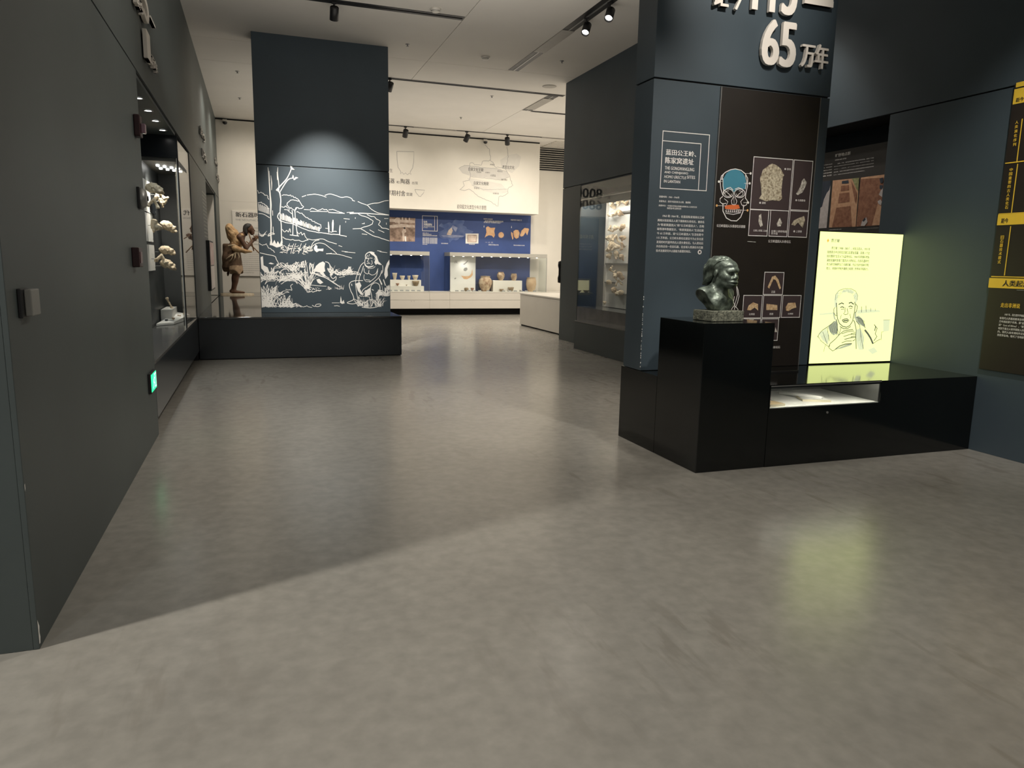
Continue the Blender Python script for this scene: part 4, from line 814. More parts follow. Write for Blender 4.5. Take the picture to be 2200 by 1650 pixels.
b5('遗址复原想象场景', 502, 1037, 560, 1029, bold=.01); b5('骨耜等工具的使用', 860, 832, 936, 823, bold=.015); b5('动物下颌与肩胛骨经打磨加工制成骨器使用痕迹清晰', 870, 850, 1026, 842, bold=.01); b5('是早期农业生产的实物资料与见证之一', 862, 861, 1010, 852, bold=.01); b5('陶器的制作与烧成工艺', 1090, 840, 1184, 832, bold=.015)
b5('前仰韶文化早期房址平面', 902, 1049, 986, 1041, bold=.01); b5('陶片纹饰拓片示意', 1114, 1053, 1206, 1046, bold=.01); b5('一 二 三', 874, 1028, 940, 1021, bold=.01); b5('关桃园图', 736, 1044, 786, 1038, bold=.01)
for x, y in ((864, 888), (1096, 894)): a = PU.uv(*c5(x, y)); BW3 = MB(); patch(BW3, PU, [(a[0] - .012, a[1] - .03), (a[0] + .012, a[1] - .03), (a[0], a[1] + .04)]); BW3.build('arrow_mark', M_WHITE, wf)
BW.build('title_frame', M_WHITE, wf)
M_SEPIA = mat('sepia_print', (0.12, 0.075, 0.055), .7, col2=(0.50, 0.36, 0.28), vscale=9); M_SEPIA_L = mat('sepia_pale_print', (0.55, 0.42, 0.34), .7, col2=(0.80, 0.70, 0.62), vscale=12); M_TERRA = mat('terracotta_print', (0.72, 0.40, 0.20), .7, col2=(0.82, 0.56, 0.34), vscale=10); M_BLUE_L = mat('pale_blue_print', (0.045, 0.09, 0.27), .6, col2=(0.13, 0.18, 0.36), vscale=5)
M_BLUE_P = mat('bluish_white_print', (0.18, 0.22, 0.40), .6, col2=(0.34, 0.38, 0.55), vscale=9)
def fpic(name, quads):
    mb = MB(); ms_ = []
    for k, (pts, m) in enumerate(quads):
        if m not in ms_: ms_.append(m)
        patch(mb, PU, [PU.uv(*c5(*p)) for p in pts], .002 + .001 * k, ms_.index(m))
    mb.build(name, ms_, wf)
fpic('village_picture', [([(20, 808), (284, 820), (280, 1018), (20, 1015)], M_SEPIA), ([(60, 826), (280, 840), (280, 862), (60, 850)], M_SEPIA_L), ([(60, 880), (160, 868), (278, 880), (280, 900), (180, 896), (60, 905)], M_SEPIA_L), ([(108, 830), (130, 812), (152, 818), (160, 850), (145, 885), (132, 900), (140, 860), (112, 860)], M_SEPIA_L), ([(172, 930), (182, 910), (200, 905), (206, 935), (190, 950), (192, 1010), (178, 1012)], M_SEPIA_L), ([(184, 900), (196, 894), (202, 908), (188, 914)], M_INK), ([(192, 972), (206, 972), (208, 1016), (196, 1016)], M_WHITE), ([(168, 815), (180, 812), (184, 850), (170, 850)], M_SEPIA_L), ([(196, 818), (208, 815), (212, 856), (198, 852)], M_SEPIA_L), ([(226, 818), (238, 816), (240, 858), (228, 856)], M_SEPIA_L)])
fpic('hut_picture', [([(610 + 125 * (1 + .22 * math.sin(5 * a + 1) + .12 * math.sin(11 * a)) * math.cos(a), 925 + 82 * (1 + .2 * math.sin(4 * a) + .12 * math.sin(13 * a + 2)) * math.sin(a)) for a in [k * .105 for k in range(60)]], M_BLUE_L), ([(500, 965), (600, 960), (695, 968), (690, 978), (600, 985), (520, 978)], M_BLUE_P), ([(560, 930), (600, 880), (640, 900), (625, 940), (600, 905)], M_BLUE_P), ([(548, 960), (565, 920), (590, 900), (600, 925), (585, 965)], M_SEPIA_L)])
fpic('certificate_picture', [([(708, 950), (818, 950), (816, 1034), (708, 1034)], M_CREAM), ([(724, 960), (802, 961), (800, 1024), (724, 1024)], M_SEPIA), ([(730, 965), (797, 966), (795, 1019), (730, 1019)], M_SEPIA_L)])
fpic('hide_picture', [([(880, 900), (896, 888), (920, 902), (958, 900), (950, 930), (956, 965), (945, 985), (930, 968), (905, 964), (880, 975), (870, 985), (884, 940)], M_TERRA)])
fpic('disc_picture', [([(1008 + (26 if k % 2 else 21) * math.cos(k * math.pi / 11), 962 + (27 if k % 2 else 22) * math.sin(k * math.pi / 11)) for k in range(22)], M_TERRA)])
fpic('shell_picture', [([(1092, 936), (1106, 945), (1112, 990), (1104, 1002), (1092, 960)], M_TERRA), ([(1112, 930), (1130, 918), (1152, 920), (1164, 945), (1155, 985), (1135, 994), (1118, 980), (1112, 950)], M_TERRA), ([(1166, 965), (1180, 925), (1205, 902), (1225, 905), (1222, 925), (1195, 970), (1176, 976)], M_TERRA), ([(1210, 912), (1232, 904), (1244, 912), (1228, 965), (1216, 945)], M_TERRA)])
# ---- board behind the cave figure
nb = thing('neolithic_board', 'cream text board on the far white wall behind the hunter figure', 'board', (0.3, 20.03, 1.04))
box_obj('board', (-0.55, 1.25, 20.02, 20.046, 1.04, 2.68), M_CREAM, nb, 0.004)
PN = Plane('S', 20.02)
line_h(nb, M_INK, PN, '新石器时代', 506, 466, 572, 455, bold=.02); line_h(nb, M_GREYINK, PN, 'THE NEOLITHIC PERIOD', 506, 474, 574, 470, bold=.005)
for i in range(6): line_h(nb, M_GREYINK, PN, '距今一万年前后', 535, 491 + i * 7, 556, 488 + i * 7)
for i in range(11):
    line_h(nb, M_GREYINK, PN, 'The Neolithic Period began about ten thousand years ago in the region', 519 - i * .5, 542.5 + i * 4.4, 574 if i < 10 else 545, 540 + i * 4.4)
# ================================================================== things
# ---- lighting tracks in the ceiling and their spot heads
def track(label, b, covers=(), name='lighting_track'):
    x0, x1, y0, y1 = b
    t = thing(name, label, 'track', ((x0 + x1) / 2, (y0 + y1) / 2, ZC - 0.004))
    box_obj('channel', (x0, x1, y0, y1, ZC - 0.005, ZC), M_BLACK, t)
    lng = (x1 - x0) > (y1 - y0); c = ((x0 + x1) / 2, (y0 + y1) / 2)
    if lng: box_obj('rail', (x0 + .02, x1 - .02, c[1] - .012, c[1] + .012, ZC - 0.010, ZC - 0.005), M_GAP, t)
    else: box_obj('rail', (c[0] - .012, c[0] + .012, y0 + .02, y1 - .02, ZC - 0.010, ZC - 0.005), M_STEEL, t)
    for a, b2 in covers:
        box_obj('blank_cover', (a, b2, y0 - .002, y1 + .002, ZC - 0.013, ZC - 0.002) if lng else (x0 - .002, x1 + .002, a, b2, ZC - 0.013, ZC - 0.002), mat('blank_cover_grey', (0.33, 0.31, 0.28), .5, var=.05), t)
    return t
track('black track in the ceiling in front of the mural pillar', (-0.2, 2.89, 10.52, 10.68))
track('black ceiling track with a grey blank section, running towards the viewer', (4.37, 4.56, 5.7, 12.97), ((10.5, 11.7),))
track('long black ceiling track behind the mural pillar', (1.2, 6.08, 14.36, 14.50))
track('short grey ceiling strip linking two black tracks', (5.77, 5.99, 14.52, 16.10), ((14.78, 15.92),))
track('short black ceiling track near the white louvre', (6.0, 7.6, 16.06, 16.18))
track('thin ceiling track along the far white wall', (0.2, 8.3, 19.17, 19.27), ((3.93, 5.06), (7.46, 8.28)))
def track_head(name):
    t = thing(name, 'x', 'spotlight')
    MB().box(-.03, .03, -.02, .02, -.02, 0).build('adapter', M_BLACK, t, local=True)
    MB().cyl((0, 0, -.07), .012, .06, 10).build('stem', M_BLACK, t, local=True)
    mb = MB(); mb.lathe([(1e-4, .09), (.05, .09), (.058, .08), (.058, -.08), (.05, -.082), (.047, -.05)], (0, 0, 0), 20)
    c, s = math.cos(.62), math.sin(.62)
    mb.v = [(x, y * c - z * s, y * s + z * c - .145) for x, y, z in mb.v]; bd = mb.build('lamp_body', M_BLACK, t, local=True)
    mb = MB(); mb.lathe([(1e-4, -.052), (.047, -.052)], (0, 0, 0), 20); mb.v = [(x, y * c - z * s, y * s + z * c - .145) for x, y, z in mb.v]; mb.build('lens', M_LENS, bd, local=True)
    return t
hd = track_head('track_spotlight'); g_ = 'spotlights on the ceiling tracks'
heads = [((1.10, 10.60), 0.0, 1.0, 'black spotlight on the track in front of the mural pillar'), ((2.50, 14.43), 0.3, 1.0, 'black spotlight just right of the mural pillar, on the long track'),
         ((3.72, 19.22), 0.1, 1.15, 'black spotlight above the outlined cup on the far white wall'), ((5.35, 19.22), 0.5, 1.15, 'black spotlight left of the grey map on the far white wall'), ((6.48, 19.22), -0.4, 1.15, 'black spotlight above the grey map on the far white wall'),
         ((4.47, 9.88), 2.4, 1.0, 'lit spotlight farther back on the track beside the fin wall'), ((4.50, 9.22), 2.4, 1.0, 'lit spotlight nearest the fin wall at the top edge')]
for i, ((x, y), rz, sc_, lab) in enumerate(heads):
    o = hd if i == 0 else copy_tree(hd, (0, 0, 0))
    o.location = (x, y, ZC - 0.010); o.rotation_euler = (0, 0, rz); o.scale = (sc_,) * 3; tag(o, lab, 'spotlight', g_)
# ---- ceiling devices
def ceil_dev(name, label, cat, x, y, prof, m, group=None):
    t = thing(name, label, cat, (x, y, ZC), 0, group)
    MB().lathe([(r, z - 0.0005) for r, z in prof], (0, 0, 0), 22).build('housing', m, t, local=True)
    return t
SMOKE = [(.075, 0), (.075, -.015), (.06, -.03), (.05, -.045), (.02, -.05), (1e-4, -.05)]
t = ceil_dev('smoke_detector', 'round white smoke detector in the middle of the ceiling', 'detector', 3.75, 12.33, SMOKE, M_WHITELAC); MB().lathe([(.062, -.0305), (.045, -.0465)], (0, 0, 0), 20).build('vent_ring', M_STEEL, t, local=True)
t = ceil_dev('smoke_detector', 'round white smoke detector beside the front ceiling track', 'detector', 2.43, 10.36, SMOKE, M_WHITELAC); MB().lathe([(.062, -.0305), (.045, -.0465)], (0, 0, 0), 20).build('vent_ring', M_STEEL, t, local=True)
ceil_dev('ceiling_speaker', 'flat round ceiling speaker near the grey wall end', 'speaker', 5.5, 13.80, [(.14, 0), (.14, -.006), (.12, -.010), (1e-4, -.010)], mat('speaker_grille', (0.45, 0.43, 0.39), .7, var=.05))
SPR = [(.035, 0), (.035, -.004), (.012, -.006), (.010, -.03), (.022, -.032), (.022, -.035), (1e-4, -.036)]
for x, y, lab in ((4.72, 15.04, 'small sprinkler head behind the long ceiling track'), (4.72, 17.48, 'small sprinkler head before the far white wall'), (2.39, 12.13, 'small sprinkler head at the right edge of the mural pillar'), (5.02, 12.06, 'small sprinkler head between the track and the grey wall'), (-0.21, 15.05, 'nearer small sprinkler head left of the mural pillar'), (-0.22, 17.43, 'farther small sprinkler head left of the mural pillar')):
    ceil_dev('sprinkler_head', lab, 'sprinkler', x, y, SPR, M_STEEL, 'sprinkler heads in the ceiling')
for x, y, z, lab in ((-0.62, 19.98, 4.80, 'small dome camera at the top left of the far wall'), (6.1, 19.98, 4.80, 'small dome camera above the grey map on the far wall')):
    t = thing('dome_camera', lab, 'camera', (x, y, z), 0, 'dome cameras on the far wall')
    MB().box(-.05, .05, -.01, .07, .0, .06).build('bracket', M_WHITELAC, t, local=True); MB().lathe([(.055, 0), (.055, -.02), (.04, -.05), (1e-4, -.065)], (0, -.0, 0), 18).build('dome', M_BLACK, t, local=True)

# ---- devices on the near left wall
M_RED = mat('dark_red_plastic', (0.026, 0.005, 0.007), .4, var=.05)
t = thing('strobe_alarm', 'dark red strobe alarm high on the left wall', 'alarm', (XL, 6.42, 2.40))
box_obj('housing', (XL, XL + .045, 6.36, 6.49, 2.40, 2.56), M_RED, t, .008); box_obj('lens', (XL + .045, XL + .075, 6.40, 6.46, 2.43, 2.50), mat('strobe_lens', (0.25, 0.16, 0.2), .15, var=.02), t, .004)
t = thing('alarm_bell', 'round grey alarm bell on a black plate on the left wall', 'alarm', (XL, 6.38, 1.87))
box_obj('back_plate', (XL, XL + .02, 6.30, 6.46, 1.86, 2.02), M_BLACK, t, .004); gg = MB().lathe([(.075, .02), (.075, .035), (.06, .055), (.03, .062), (1e-4, .062)], (XL, 6.38, 1.94), 24, axis='x').build('gong', M_STEEL, t)
MB().lathe([(.018, .062), (.018, .07), (1e-4, .07)], (XL, 6.38, 1.94), 14, axis='x').build('hub', M_BLACK, gg)
t = thing('call_point', 'small dark red fire call box at shoulder height on the left wall', 'call box', (XL, 6.0, 1.46))
box_obj('housing', (XL, XL + .05, 5.86, 6.02, 1.42, 1.56), M_RED, t, .006); box_obj('push_plate', (XL + .05, XL + .054, 5.89, 5.99, 1.45, 1.53), mat('call_plate', (0.09, 0.02, 0.02), .3, var=.03), t)
t = thing('exit_sign', 'small green glowing exit sign low on the left wall', 'sign', (XL, 6.40, 0.42))
box_obj('housing', (XL, XL + .022, 6.24, 6.55, 0.425, 0.585), M_BLACK, t, .003)
M_GREEN = mat('exit_green_glow', (0.0, 0.2, 0.06), .5, emit=(0.02, 0.85, 0.30), estr=1.6, var=.02); M_GREENW = mat('exit_white_glow', (0.5, 0.6, 0.5), .5, emit=(0.75, 1.0, 0.8), estr=1.4, var=.02)
gf = box_obj('glow_face', (XL + .022, XL + .025, 6.255, 6.535, 0.437, 0.573), M_GREEN, t)
PX = Plane('W', XL + .025); mb = MB()
ribbon(mb, PX, [(6.40, .545), (6.39, .515), (6.37, .50), (6.35, .47), (6.33, .455)], .014); ribbon(mb, PX, [(6.39, .50), (6.42, .485), (6.415, .455)], .013); ribbon(mb, PX, [(6.43, .53), (6.40, .53), (6.37, .52), (6.35, .50)], .011)
patch(mb, PX, [(6.41 + .013 * math.cos(k * .6), .559 + .012 * math.sin(k * .6)) for k in range(10)]); frame(mb, PX, 6.45, 6.52, .45, .565, .01); mb.build('running_figure', M_GREENW, gf)
t = thing('card_reader', 'small grey card reader on a black plate near the wall edge', 'reader', (XL, 3.22, 1.26))
box_obj('back_plate', (XL, XL + .014, 3.15, 3.25, 1.262, 1.372), M_BLACK, t, .003); box_obj('reader_body', (XL + .014, XL + .038, 3.185, 3.295, 1.268, 1.368), mat('reader_grey', (0.20, 0.20, 0.185), .5, var=.04), t, .004)
MB().add([(XL + .0005, 3.027, z) for z in (.02, .05, .09, .12, .05)] + [(XL + .0005, 3.040 + .006 * (k % 2), .02 + .022 * k) for k in range(5)], [(0, 5, 6, 1), (1, 6, 7, 2), (2, 7, 8, 3)]).build('paint_chip', M_WHITE, wl)
MB().add([(XL + .001, 3.028, .63), (XL + .001, 3.036, .64), (XL + .001, 3.034, .66), (XL + .001, 3.027, .655)], [(0, 1, 2, 3)]).build('paint_chip', M_WHITE, wl)
chips = MB()
for k in range(26):
    z = .66 + k * .0185 + random.uniform(-.004, .004); h = random.uniform(.003, .014); ww = random.uniform(.001, .004)
    if random.random() < .75: chips.box(2.9855, 2.987 + ww, 5.2905, 5.294, z, z + h)
for z in (1.16, 1.22, 1.24): chips.box(2.9855, 2.991, 5.2905, 5.294, z, z + .01)
tag(chips.build('paint_chips', M_WHITE, fn), kind='stuff')
# far left wall: small framed picture, second alcove with a lit strip
t = thing('wall_picture', 'narrow framed picture hung on the grey wall before the hunter', 'picture', (XL, 14.8, .9))
box_obj('frame', (XL, XL + .055, 14.2, 15.40, .90, 1.80), M_BLACK, t, .004); box_obj('picture_face', (XL + .055, XL + .06, 14.24, 15.36, 1.36, 1.77), mat('pink_picture', (0.42, 0.28, 0.26), .6, col2=(0.66, 0.55, 0.52), vscale=5), t); box_obj('caption_face', (XL + .055, XL + .06, 14.24, 15.36, .93, 1.34), mat('pale_caption', (0.60, 0.55, 0.52), .6, var=.05, vscale=6), t)
t = thing('alcove_display', 'tall pale display boards in the far left alcove', 'display case', (-1.35, 17.4, .63))
box_obj('back', (-1.86, -1.82, 15.5, 18.34, .64, 2.9), mat('case_grey', (0.20, 0.23, 0.23), .5, var=.05), t); box_obj('floor_board', (-1.86, XL - .02, 14.96, 18.34, .60, .632), M_TOP, t); box_obj('end_board', (-1.82, XL - .04, 18.28, 18.34, .64, 2.9), M_CREAM, t)
box_obj('light_strip', (-1.7, -0.95, 15.2, 15.26, 2.88, 2.9), mat('case_led', (.9, .9, .9), .4, emit=(1, .97, .9), estr=5, var=.01), t)

# ---- fossils (a few sculpted shapes, copied)
def fossil(kind):
    r = random.random
    if kind == 'jaw':
        f = s_uni([s_cap((-.04, -.03, 0), (0, .035, 0), .013), s_cap((.04, -.03, 0), (0, .035, 0), .013), s_cap((-.042, -.03, 0), (-.046, -.034, .035), .011), s_cap((.042, -.03, 0), (.046, -.034, .035), .011)], .012)
    elif kind == 'skull':
        f = s_uni([s_ell((0, .01, .02), (.045, .055, .04)), s_ell((0, -.045, 0), (.03, .03, .03)), s_cap((-.03, -.05, .015), (.03, -.05, .015), .010), s_cap((-.02, -.07, -.015), (.02, -.07, -.015), .010)], .015)
    elif kind == 'bone':
        f = s_uni([s_cap((-.07, 0, 0), (.07, 0, .005), .012, .010), s_ell((-.075, .008, 0), (.018, .018, .016)), s_ell((-.075, -.010, .004), (.015, .016, .015)), s_ell((.075, 0, .005), (.02, .022, .018))], .012)
    else:
        f = s_uni([s_ell((0, 0, 0), (.045, .035, .03)), s_ell((.03, .01, .02), (.025, .03, .02)), s_ell((-.035, -.012, .012), (.022, .02, .026)), s_cap((-.01, 0, -.02), (.03, -.02, -.035), .014)], .012)
    return lambda X, Y, Z: f(X, Y, Z) + .005 * np.sin(140 * X + 2) * np.sin(120 * Y) * np.sin(130 * Z + 1) + .003 * np.sin(260 * X) * np.sin(240 * Y + 1) * np.sin(250 * Z)
FOS = {}
for k in ('jaw', 'skull', 'bone', 'fragment'):
    P, F = nets(fossil(k), (-.11, -.11, -.07), (.11, .11, .09), .0055); mb = MB(); mb.add(P.tolist(), F, 0, True)
    me = bpy.data.meshes.new('fossil_' + k); me.from_pydata(mb.v, [], mb.f); me.polygons.foreach_set('use_smooth', [True] * len(mb.f)); me.materials.append(M_BONE); FOS[k] = me
M_PINS = mat('mount_pin', (0.4, 0.4, 0.4), .4, metal=.8, var=.02)
PINME = MB(); PINME.cyl((0, 0, 0), .004, .10, 8, 'x'); 
PIN = bpy.data.meshes.new('mount_pin'); PIN.from_pydata(PINME.v, [], PINME.f); PIN.materials.append(M_PINS)
def put_fossil(kind, loc, scale, rot, label, group, m=None, name='fossil', pin=0.0):
    if pin:
        o = thing(name, label, 'fossil', loc, 0, group)
        b = bpy.data.objects.new('cast', FOS[kind]); COL.objects.link(b); b.parent = o; b.scale = (scale,) * 3; b.rotation_euler = rot
        p_ = bpy.data.objects.new('mount_pin', PIN); COL.objects.link(p_); p_.parent = o; p_.scale = (pin / .10, 1, 1)
    else:
        b = o = bpy.data.objects.new(name, FOS[kind]); COL.objects.link(o); o.location = loc; o.scale = (scale,) * 3; o.rotation_euler = rot; tag(o, label, 'fossil', group); ORG[o.name] = Vector(loc)
    if m is not None: b.material_slots[0].link = 'OBJECT'; b.material_slots[0].material = m
    return o

# ---- glass corner case on the ledge, left
kc = thing('corner_display_case', 'glass corner case with fossil casts on the left ledge', 'display case', (-1.04, 10.6, .625))
M_CASE = mat('case_dark_lining', (0.040, 0.043, 0.044), .45, var=.15, vscale=3)
box_obj('side_lining', (-1.87, -1.25, 9.82, 11.44, .626, 2.62), M_CASE, kc); box_obj('back_lining', (-1.25, XL - .014, 11.40, 11.44, .626, 2.62), M_CASE, kc)
box_obj('case_ceiling', (-1.87, XL - .014, 9.82, 11.44, 2.62, 2.66), mat('case_ceiling_grey', (0.16, 0.16, 0.155), .5, var=.05), kc); box_obj('fascia', (-1.87, XL - .004, 9.79, 9.82, 2.66, 2.918), M_DARK, kc)
box_obj('front_glass', (-1.87, XL - .012, 9.80, 9.808, .626, 2.66), M_GLASS, kc); MB().add([(XL - .044, 9.83, .626), (XL - .036, 9.83, .626), (XL - .008, 11.44, .626), (XL - .016, 11.44, .626), (XL - .044, 9.83, 2.918), (XL - .036, 9.83, 2.918), (XL - .008, 11.44, 2.918), (XL - .016, 11.44, 2.918)], [(0, 3, 2, 1), (4, 5, 6, 7), (0, 1, 5, 4), (1, 2, 6, 5), (2, 3, 7, 6), (3, 0, 4, 7)]).build('side_glass', M_GLASS, kc); box_obj('corner_post', (XL - .014, XL, 9.795, 9.82, .626, 2.918), M_GAP, kc); box_obj('glass_edge', (XL - .022, XL - .014, 9.795, 9.80, .626, 2.66), mat('bright_glass_edge', (0.55, 0.58, 0.56), .15, var=.03), kc)
for k in range(8):
    x, y = (-1.12 + .07 * (k % 4), 10.25 + .32 * (k // 4) + .08 * (k % 4)); MB().lathe([(1e-4, 2.602), (.018, 2.602), (.02, 2.62)], (x, y, 0), 12).build('case_lamp', M_LENS, kc)
spot((-1.0, 10.2, 2.58), (-1.24, 10.5, 1.6), 60, 130, 1, .03, NEUT); spot((-0.98, 10.8, 2.58), (-1.1, 10.9, .7), 34, 90, 1, .03, NEUT)
for k, (x, y) in enumerate(((-0.965, 7.67), (-0.96, 8.27), (-0.961, 8.84), (-0.96, 9.44))):
    t = thing('alcove_downlight', ('nearest', 'second', 'third', 'farthest')[k] + ' of the four recessed downlights over the left ledge', 'downlight', (x, y, ZS - .03), 0, 'recessed downlights over the left ledge')
    MB().lathe([(.045, -.001), (.05, -.006), (.036, -.008), (.034, -.002)], (0, 0, 0), 20).build('trim_ring', M_STEEL, t, local=True); MB().lathe([(.034, -.003), (1e-4, -.004)], (0, 0, 0), 18).build('lens', M_LENS, t, local=True)
    spot((x, y, ZS - .05), (x - .15, y, .6), 16, 110, 1, .03, COOL)
PC = Plane('W', -1.23)
def plate(x0, y0, x1, y1, label, m=M_WHITE):
    (a, b), (c, d) = PC.uv(x0, y0), PC.uv(x1, y1); mb = MB(); slab(mb, PC, a, c, b, d, -.018, .0); t = thing('mounting_plate', label, 'plate', PC.p((a + c) / 2, b, 0)); mb.build('board', m, t)
    for u in (a + .03, c - .03):
        q = MB(); q.box(PC.c, PC.c + .004, u - .006, u + .006, b + .03, b + .042); q.build('screw', M_STEEL, t)
plate(304, 452, 321, 392, 'topmost white mounting plate in the left case'); plate(310, 517, 326, 459, 'middle white mounting plate in the left case'); plate(314, 583, 331, 527, 'lowest white mounting plate in the left case'); plate(322, 456, 334, 438, 'small dark caption plate beside the top white plate', M_DARK)
gl_ = 'fossil casts in the left glass case'
for (x, y, k, s, r, lab, off) in ((312, 408, 'skull', 1.5, (0, .3, 1.2), 'large cream skull cast at the top of the left case', .09), (323, 418, 'jaw', 1.5, (1.2, 0, .8), 'cream jaw cast just below the top skull, left case', .10), (331, 432, 'fragment', 1.3, (.5, .4, 2), 'cream fragment at the right of the top plate, left case', .10), (314, 436, 'jaw', 1.3, (1.5, .2, 0), 'cream jaw cast above the dark caption plate, left case', .08),
                              (318, 484, 'fragment', 1.4, (.2, 1, .3), 'dark-based fragment on the middle plate, left case', .08), (334, 489, 'skull', 1.5, (.2, .1, 2.2), 'knobbly cast reaching out from the middle plate, left case', .14), (334, 541, 'skull', 1.35, (0, .1, 1.7), 'smooth cream skull cast above the lowest plate, left case', .13), (325, 556, 'jaw', 1.4, (1.1, .3, .4), 'open jaw cast in the middle of the lowest plate, left case', .11), (335, 571, 'skull', 1.45, (.1, .3, 1.2), 'round cream cast at the foot of the lowest plate, left case', .13)):
    u, v = PC.uv(x, y); t = put_fossil(k, (PC.c + off, u, v), s, r, lab, gl_, None, 'fossil_cast', pin=-off)
st = thing('label_stand', 'white stepped label stand at the foot of the left case', 'stand', (-1.1, 10.8, .626))
box_obj('riser', (-1.235, -1.10, 10.65, 11.35, .626, .80), M_WHITE, st, .003)
MB().add([(-1.235, 10.15, .63), (-1.05, 10.35, .63), (-0.93, 11.25, .63), (-1.10, 11.35, .63), (-1.235, 10.15, .655), (-1.05, 10.35, .655), (-0.93, 11.25, .70), (-1.10, 11.35, .72)], [(0, 3, 2, 1), (4, 5, 6, 7), (0, 1, 5, 4), (1, 2, 6, 5), (2, 3, 7, 6), (3, 0, 4, 7)]).build('sloped_board', M_WHITE, st)
put_fossil('bone', (-1.15, 10.9, .872), 1.0, (0, 1.05, .9), 'cream long bone leaning on top of the white stand', gl_, None, 'fossil_cast')
for (x, y, z, k, lab, m) in ((-1.08, 10.6, .685, 'fragment', 'small brown flake nearest on the white stand', M_BONE2), (-1.04, 10.95, .70, 'bone', 'slim brown splinter in the middle of the white stand', M_BONE2), (-0.99, 11.15, .71, 'fragment', 'pale flake at the far end of the white stand', M_BONE), (-1.15, 10.45, .675, 'fragment', 'dark flake at the near corner of the white stand', M_DARK)):
    put_fossil(k, (x, y, z), .4, (0, 0, random.random() * 3), lab, gl_, m, 'stone_flake')

# ---- right niche with a panel of many fossils
rb = thing('niche_bench', 'low dark bench below the fossil niche in the right wall', 'bench', (5.53, 10.8, 0))
box_obj('body', (5.35, XR - .002, 9.55, 11.92, 0, .485), M_SLATE_L, rb, .003); box_obj('top_slab', (5.345, XR - .002, 9.55, 11.925, .487, .507), M_LEDGE, rb, .002)
nc = thing('niche_display_case', 'glass fronted niche in the right wall, lit inside', 'display case', (6.08, 11.1, .0))
box_obj('sill', (XR + .004, 6.445, 9.605, 12.615, .0, .71), M_LEDGE, nc); box_obj('back', (6.40, 6.445, 9.605, 12.615, .71, 2.925), M_SLATE, nc); box_obj('front_glass', (XR + .004, XR + .012, 9.605, 12.615, .712, 2.925), M_GLASS, nc)
box_obj('fossil_board', (6.20, 6.23, 11.0, 12.42, .72, 2.62), M_WHITE, nc); box_obj('board_frame', (6.18, 6.24, 12.42, 12.50, .72, 2.70), M_CREAM, nc); box_obj('inner_ceiling', (XR + .014, 6.40, 9.605, 12.615, 2.66, 2.68), M_CREAM, nc)
for v in (2.41, 1.50): box_obj('shelf_rail', (6.16, 6.20, 11.0, 12.42, v, v + .03), mat('rail_grey', (0.15, 0.15, 0.145), .5, var=.05), nc)
box_obj('shelf_rail', (6.16, 6.20, 12.05, 12.42, 1.16, 1.185), MATS['rail_grey'], nc); box_obj('shelf_rail', (6.16, 6.20, 11.0, 11.98, .97, .995), MATS['rail_grey'], nc)
box_obj('light_strip', (5.755, 5.795, 10.6, 12.5, 2.64, 2.66), mat('added_niche_led', (.9, .9, .9), .4, emit=(1, .94, .84), estr=55, var=.01), nc); box_obj('fascia', (XR + .02, XR + .04, 9.605, 12.615, 2.55, 2.70), M_CASE, nc)  # unseen strip added to light the board; fascia added to hide it
for y in (11.9, 12.25): MB().cyl((5.98, y, 2.60), .03, .06, 14).build('case_lamp', M_BLACK, nc)
PE = Plane('E', 6.16); gr_ = 'fossil casts on the lit board of the right niche'
k = 0
FL = [(1322, 440), (1334, 436), (1346, 435), (1317, 459), (1326, 461), (1337, 457), (1316, 491), (1327, 490), (1343, 488), (1316, 511), (1328, 512), (1342, 511), (1316, 529), (1328, 530), (1343, 528), (1314, 549), (1327, 547), (1341, 552), (1318, 580), (1328, 593), (1338, 592), (1313, 606), (1334, 607), (1325, 623), (1337, 630), (1304, 651)]
RW = ['top row', 'second row', 'third row', 'fourth row', 'fifth row', 'sixth row', 'seventh row', 'eighth row', 'ninth row']; rows = [3, 3, 3, 3, 3, 3, 3, 2, 2]
names = []
for r_i, n_ in enumerate(rows):
    for c_i in range(n_): names.append((('left', 'middle', 'right') if n_ == 3 else ('left', 'right'))[c_i] + ' fossil cast in the ' + RW[r_i] + ' of the lit niche board')
names.append('lone pale fossil cast low at the board edge in the lit niche')
for (x, y), lab in zip(FL, names):
    u, v = PE.uv(x, y); kd = ('skull', 'fragment', 'jaw', 'fragment')[k % 4]; off = .05
    put_fossil(kd, (PE.c - off, -u, max(v, .80)), random.uniform(1.05, 1.5) if x != 1304 else .8, (random.random() * 2, random.random(), random.random() * 6), lab, gr_, M_BONE2 if k % 3 == 2 else None, 'fossil_cast', pin=off + .04); k += 1

# ---- far gallery bench and glass cases
fb = thing('gallery_bench', 'long pale bench along the far blue wall carrying the glass cases', 'bench', (5.2, 20.4, 0))
box_obj('toe_kick', (3.07, 9.0, 20.45, 20.73, 0, .19), M_GAP, fb)
for x0, x1 in ((3.064, 4.536), (4.54, 5.116), (5.12, 8.06), (8.064, 9.0)):
    box_obj('front_board', (x0, x1, 20.05, 20.08, .19, .43), M_WHITELAC, fb, .002); box_obj('drawer_front', (x0, x1, 20.05, 20.08, .436, .64), M_WHITELAC, fb, .002)
box_obj('body', (3.07, 9.0, 20.08, 20.73, .19, .64), M_WHITELAC, fb); box_obj('top_board', (3.064, 9.0, 20.045, 20.73, .641, .66), M_WHITELAC, fb, .002)
for x in (4.02, 4.10): MB().cyl((x, 20.05, .40), .008, -.006, 10, 'y').build('lock', M_STEEL, fb)
M_HOOD = mat('case_hood_grey', (0.40, 0.39, 0.35), .5, var=.03)
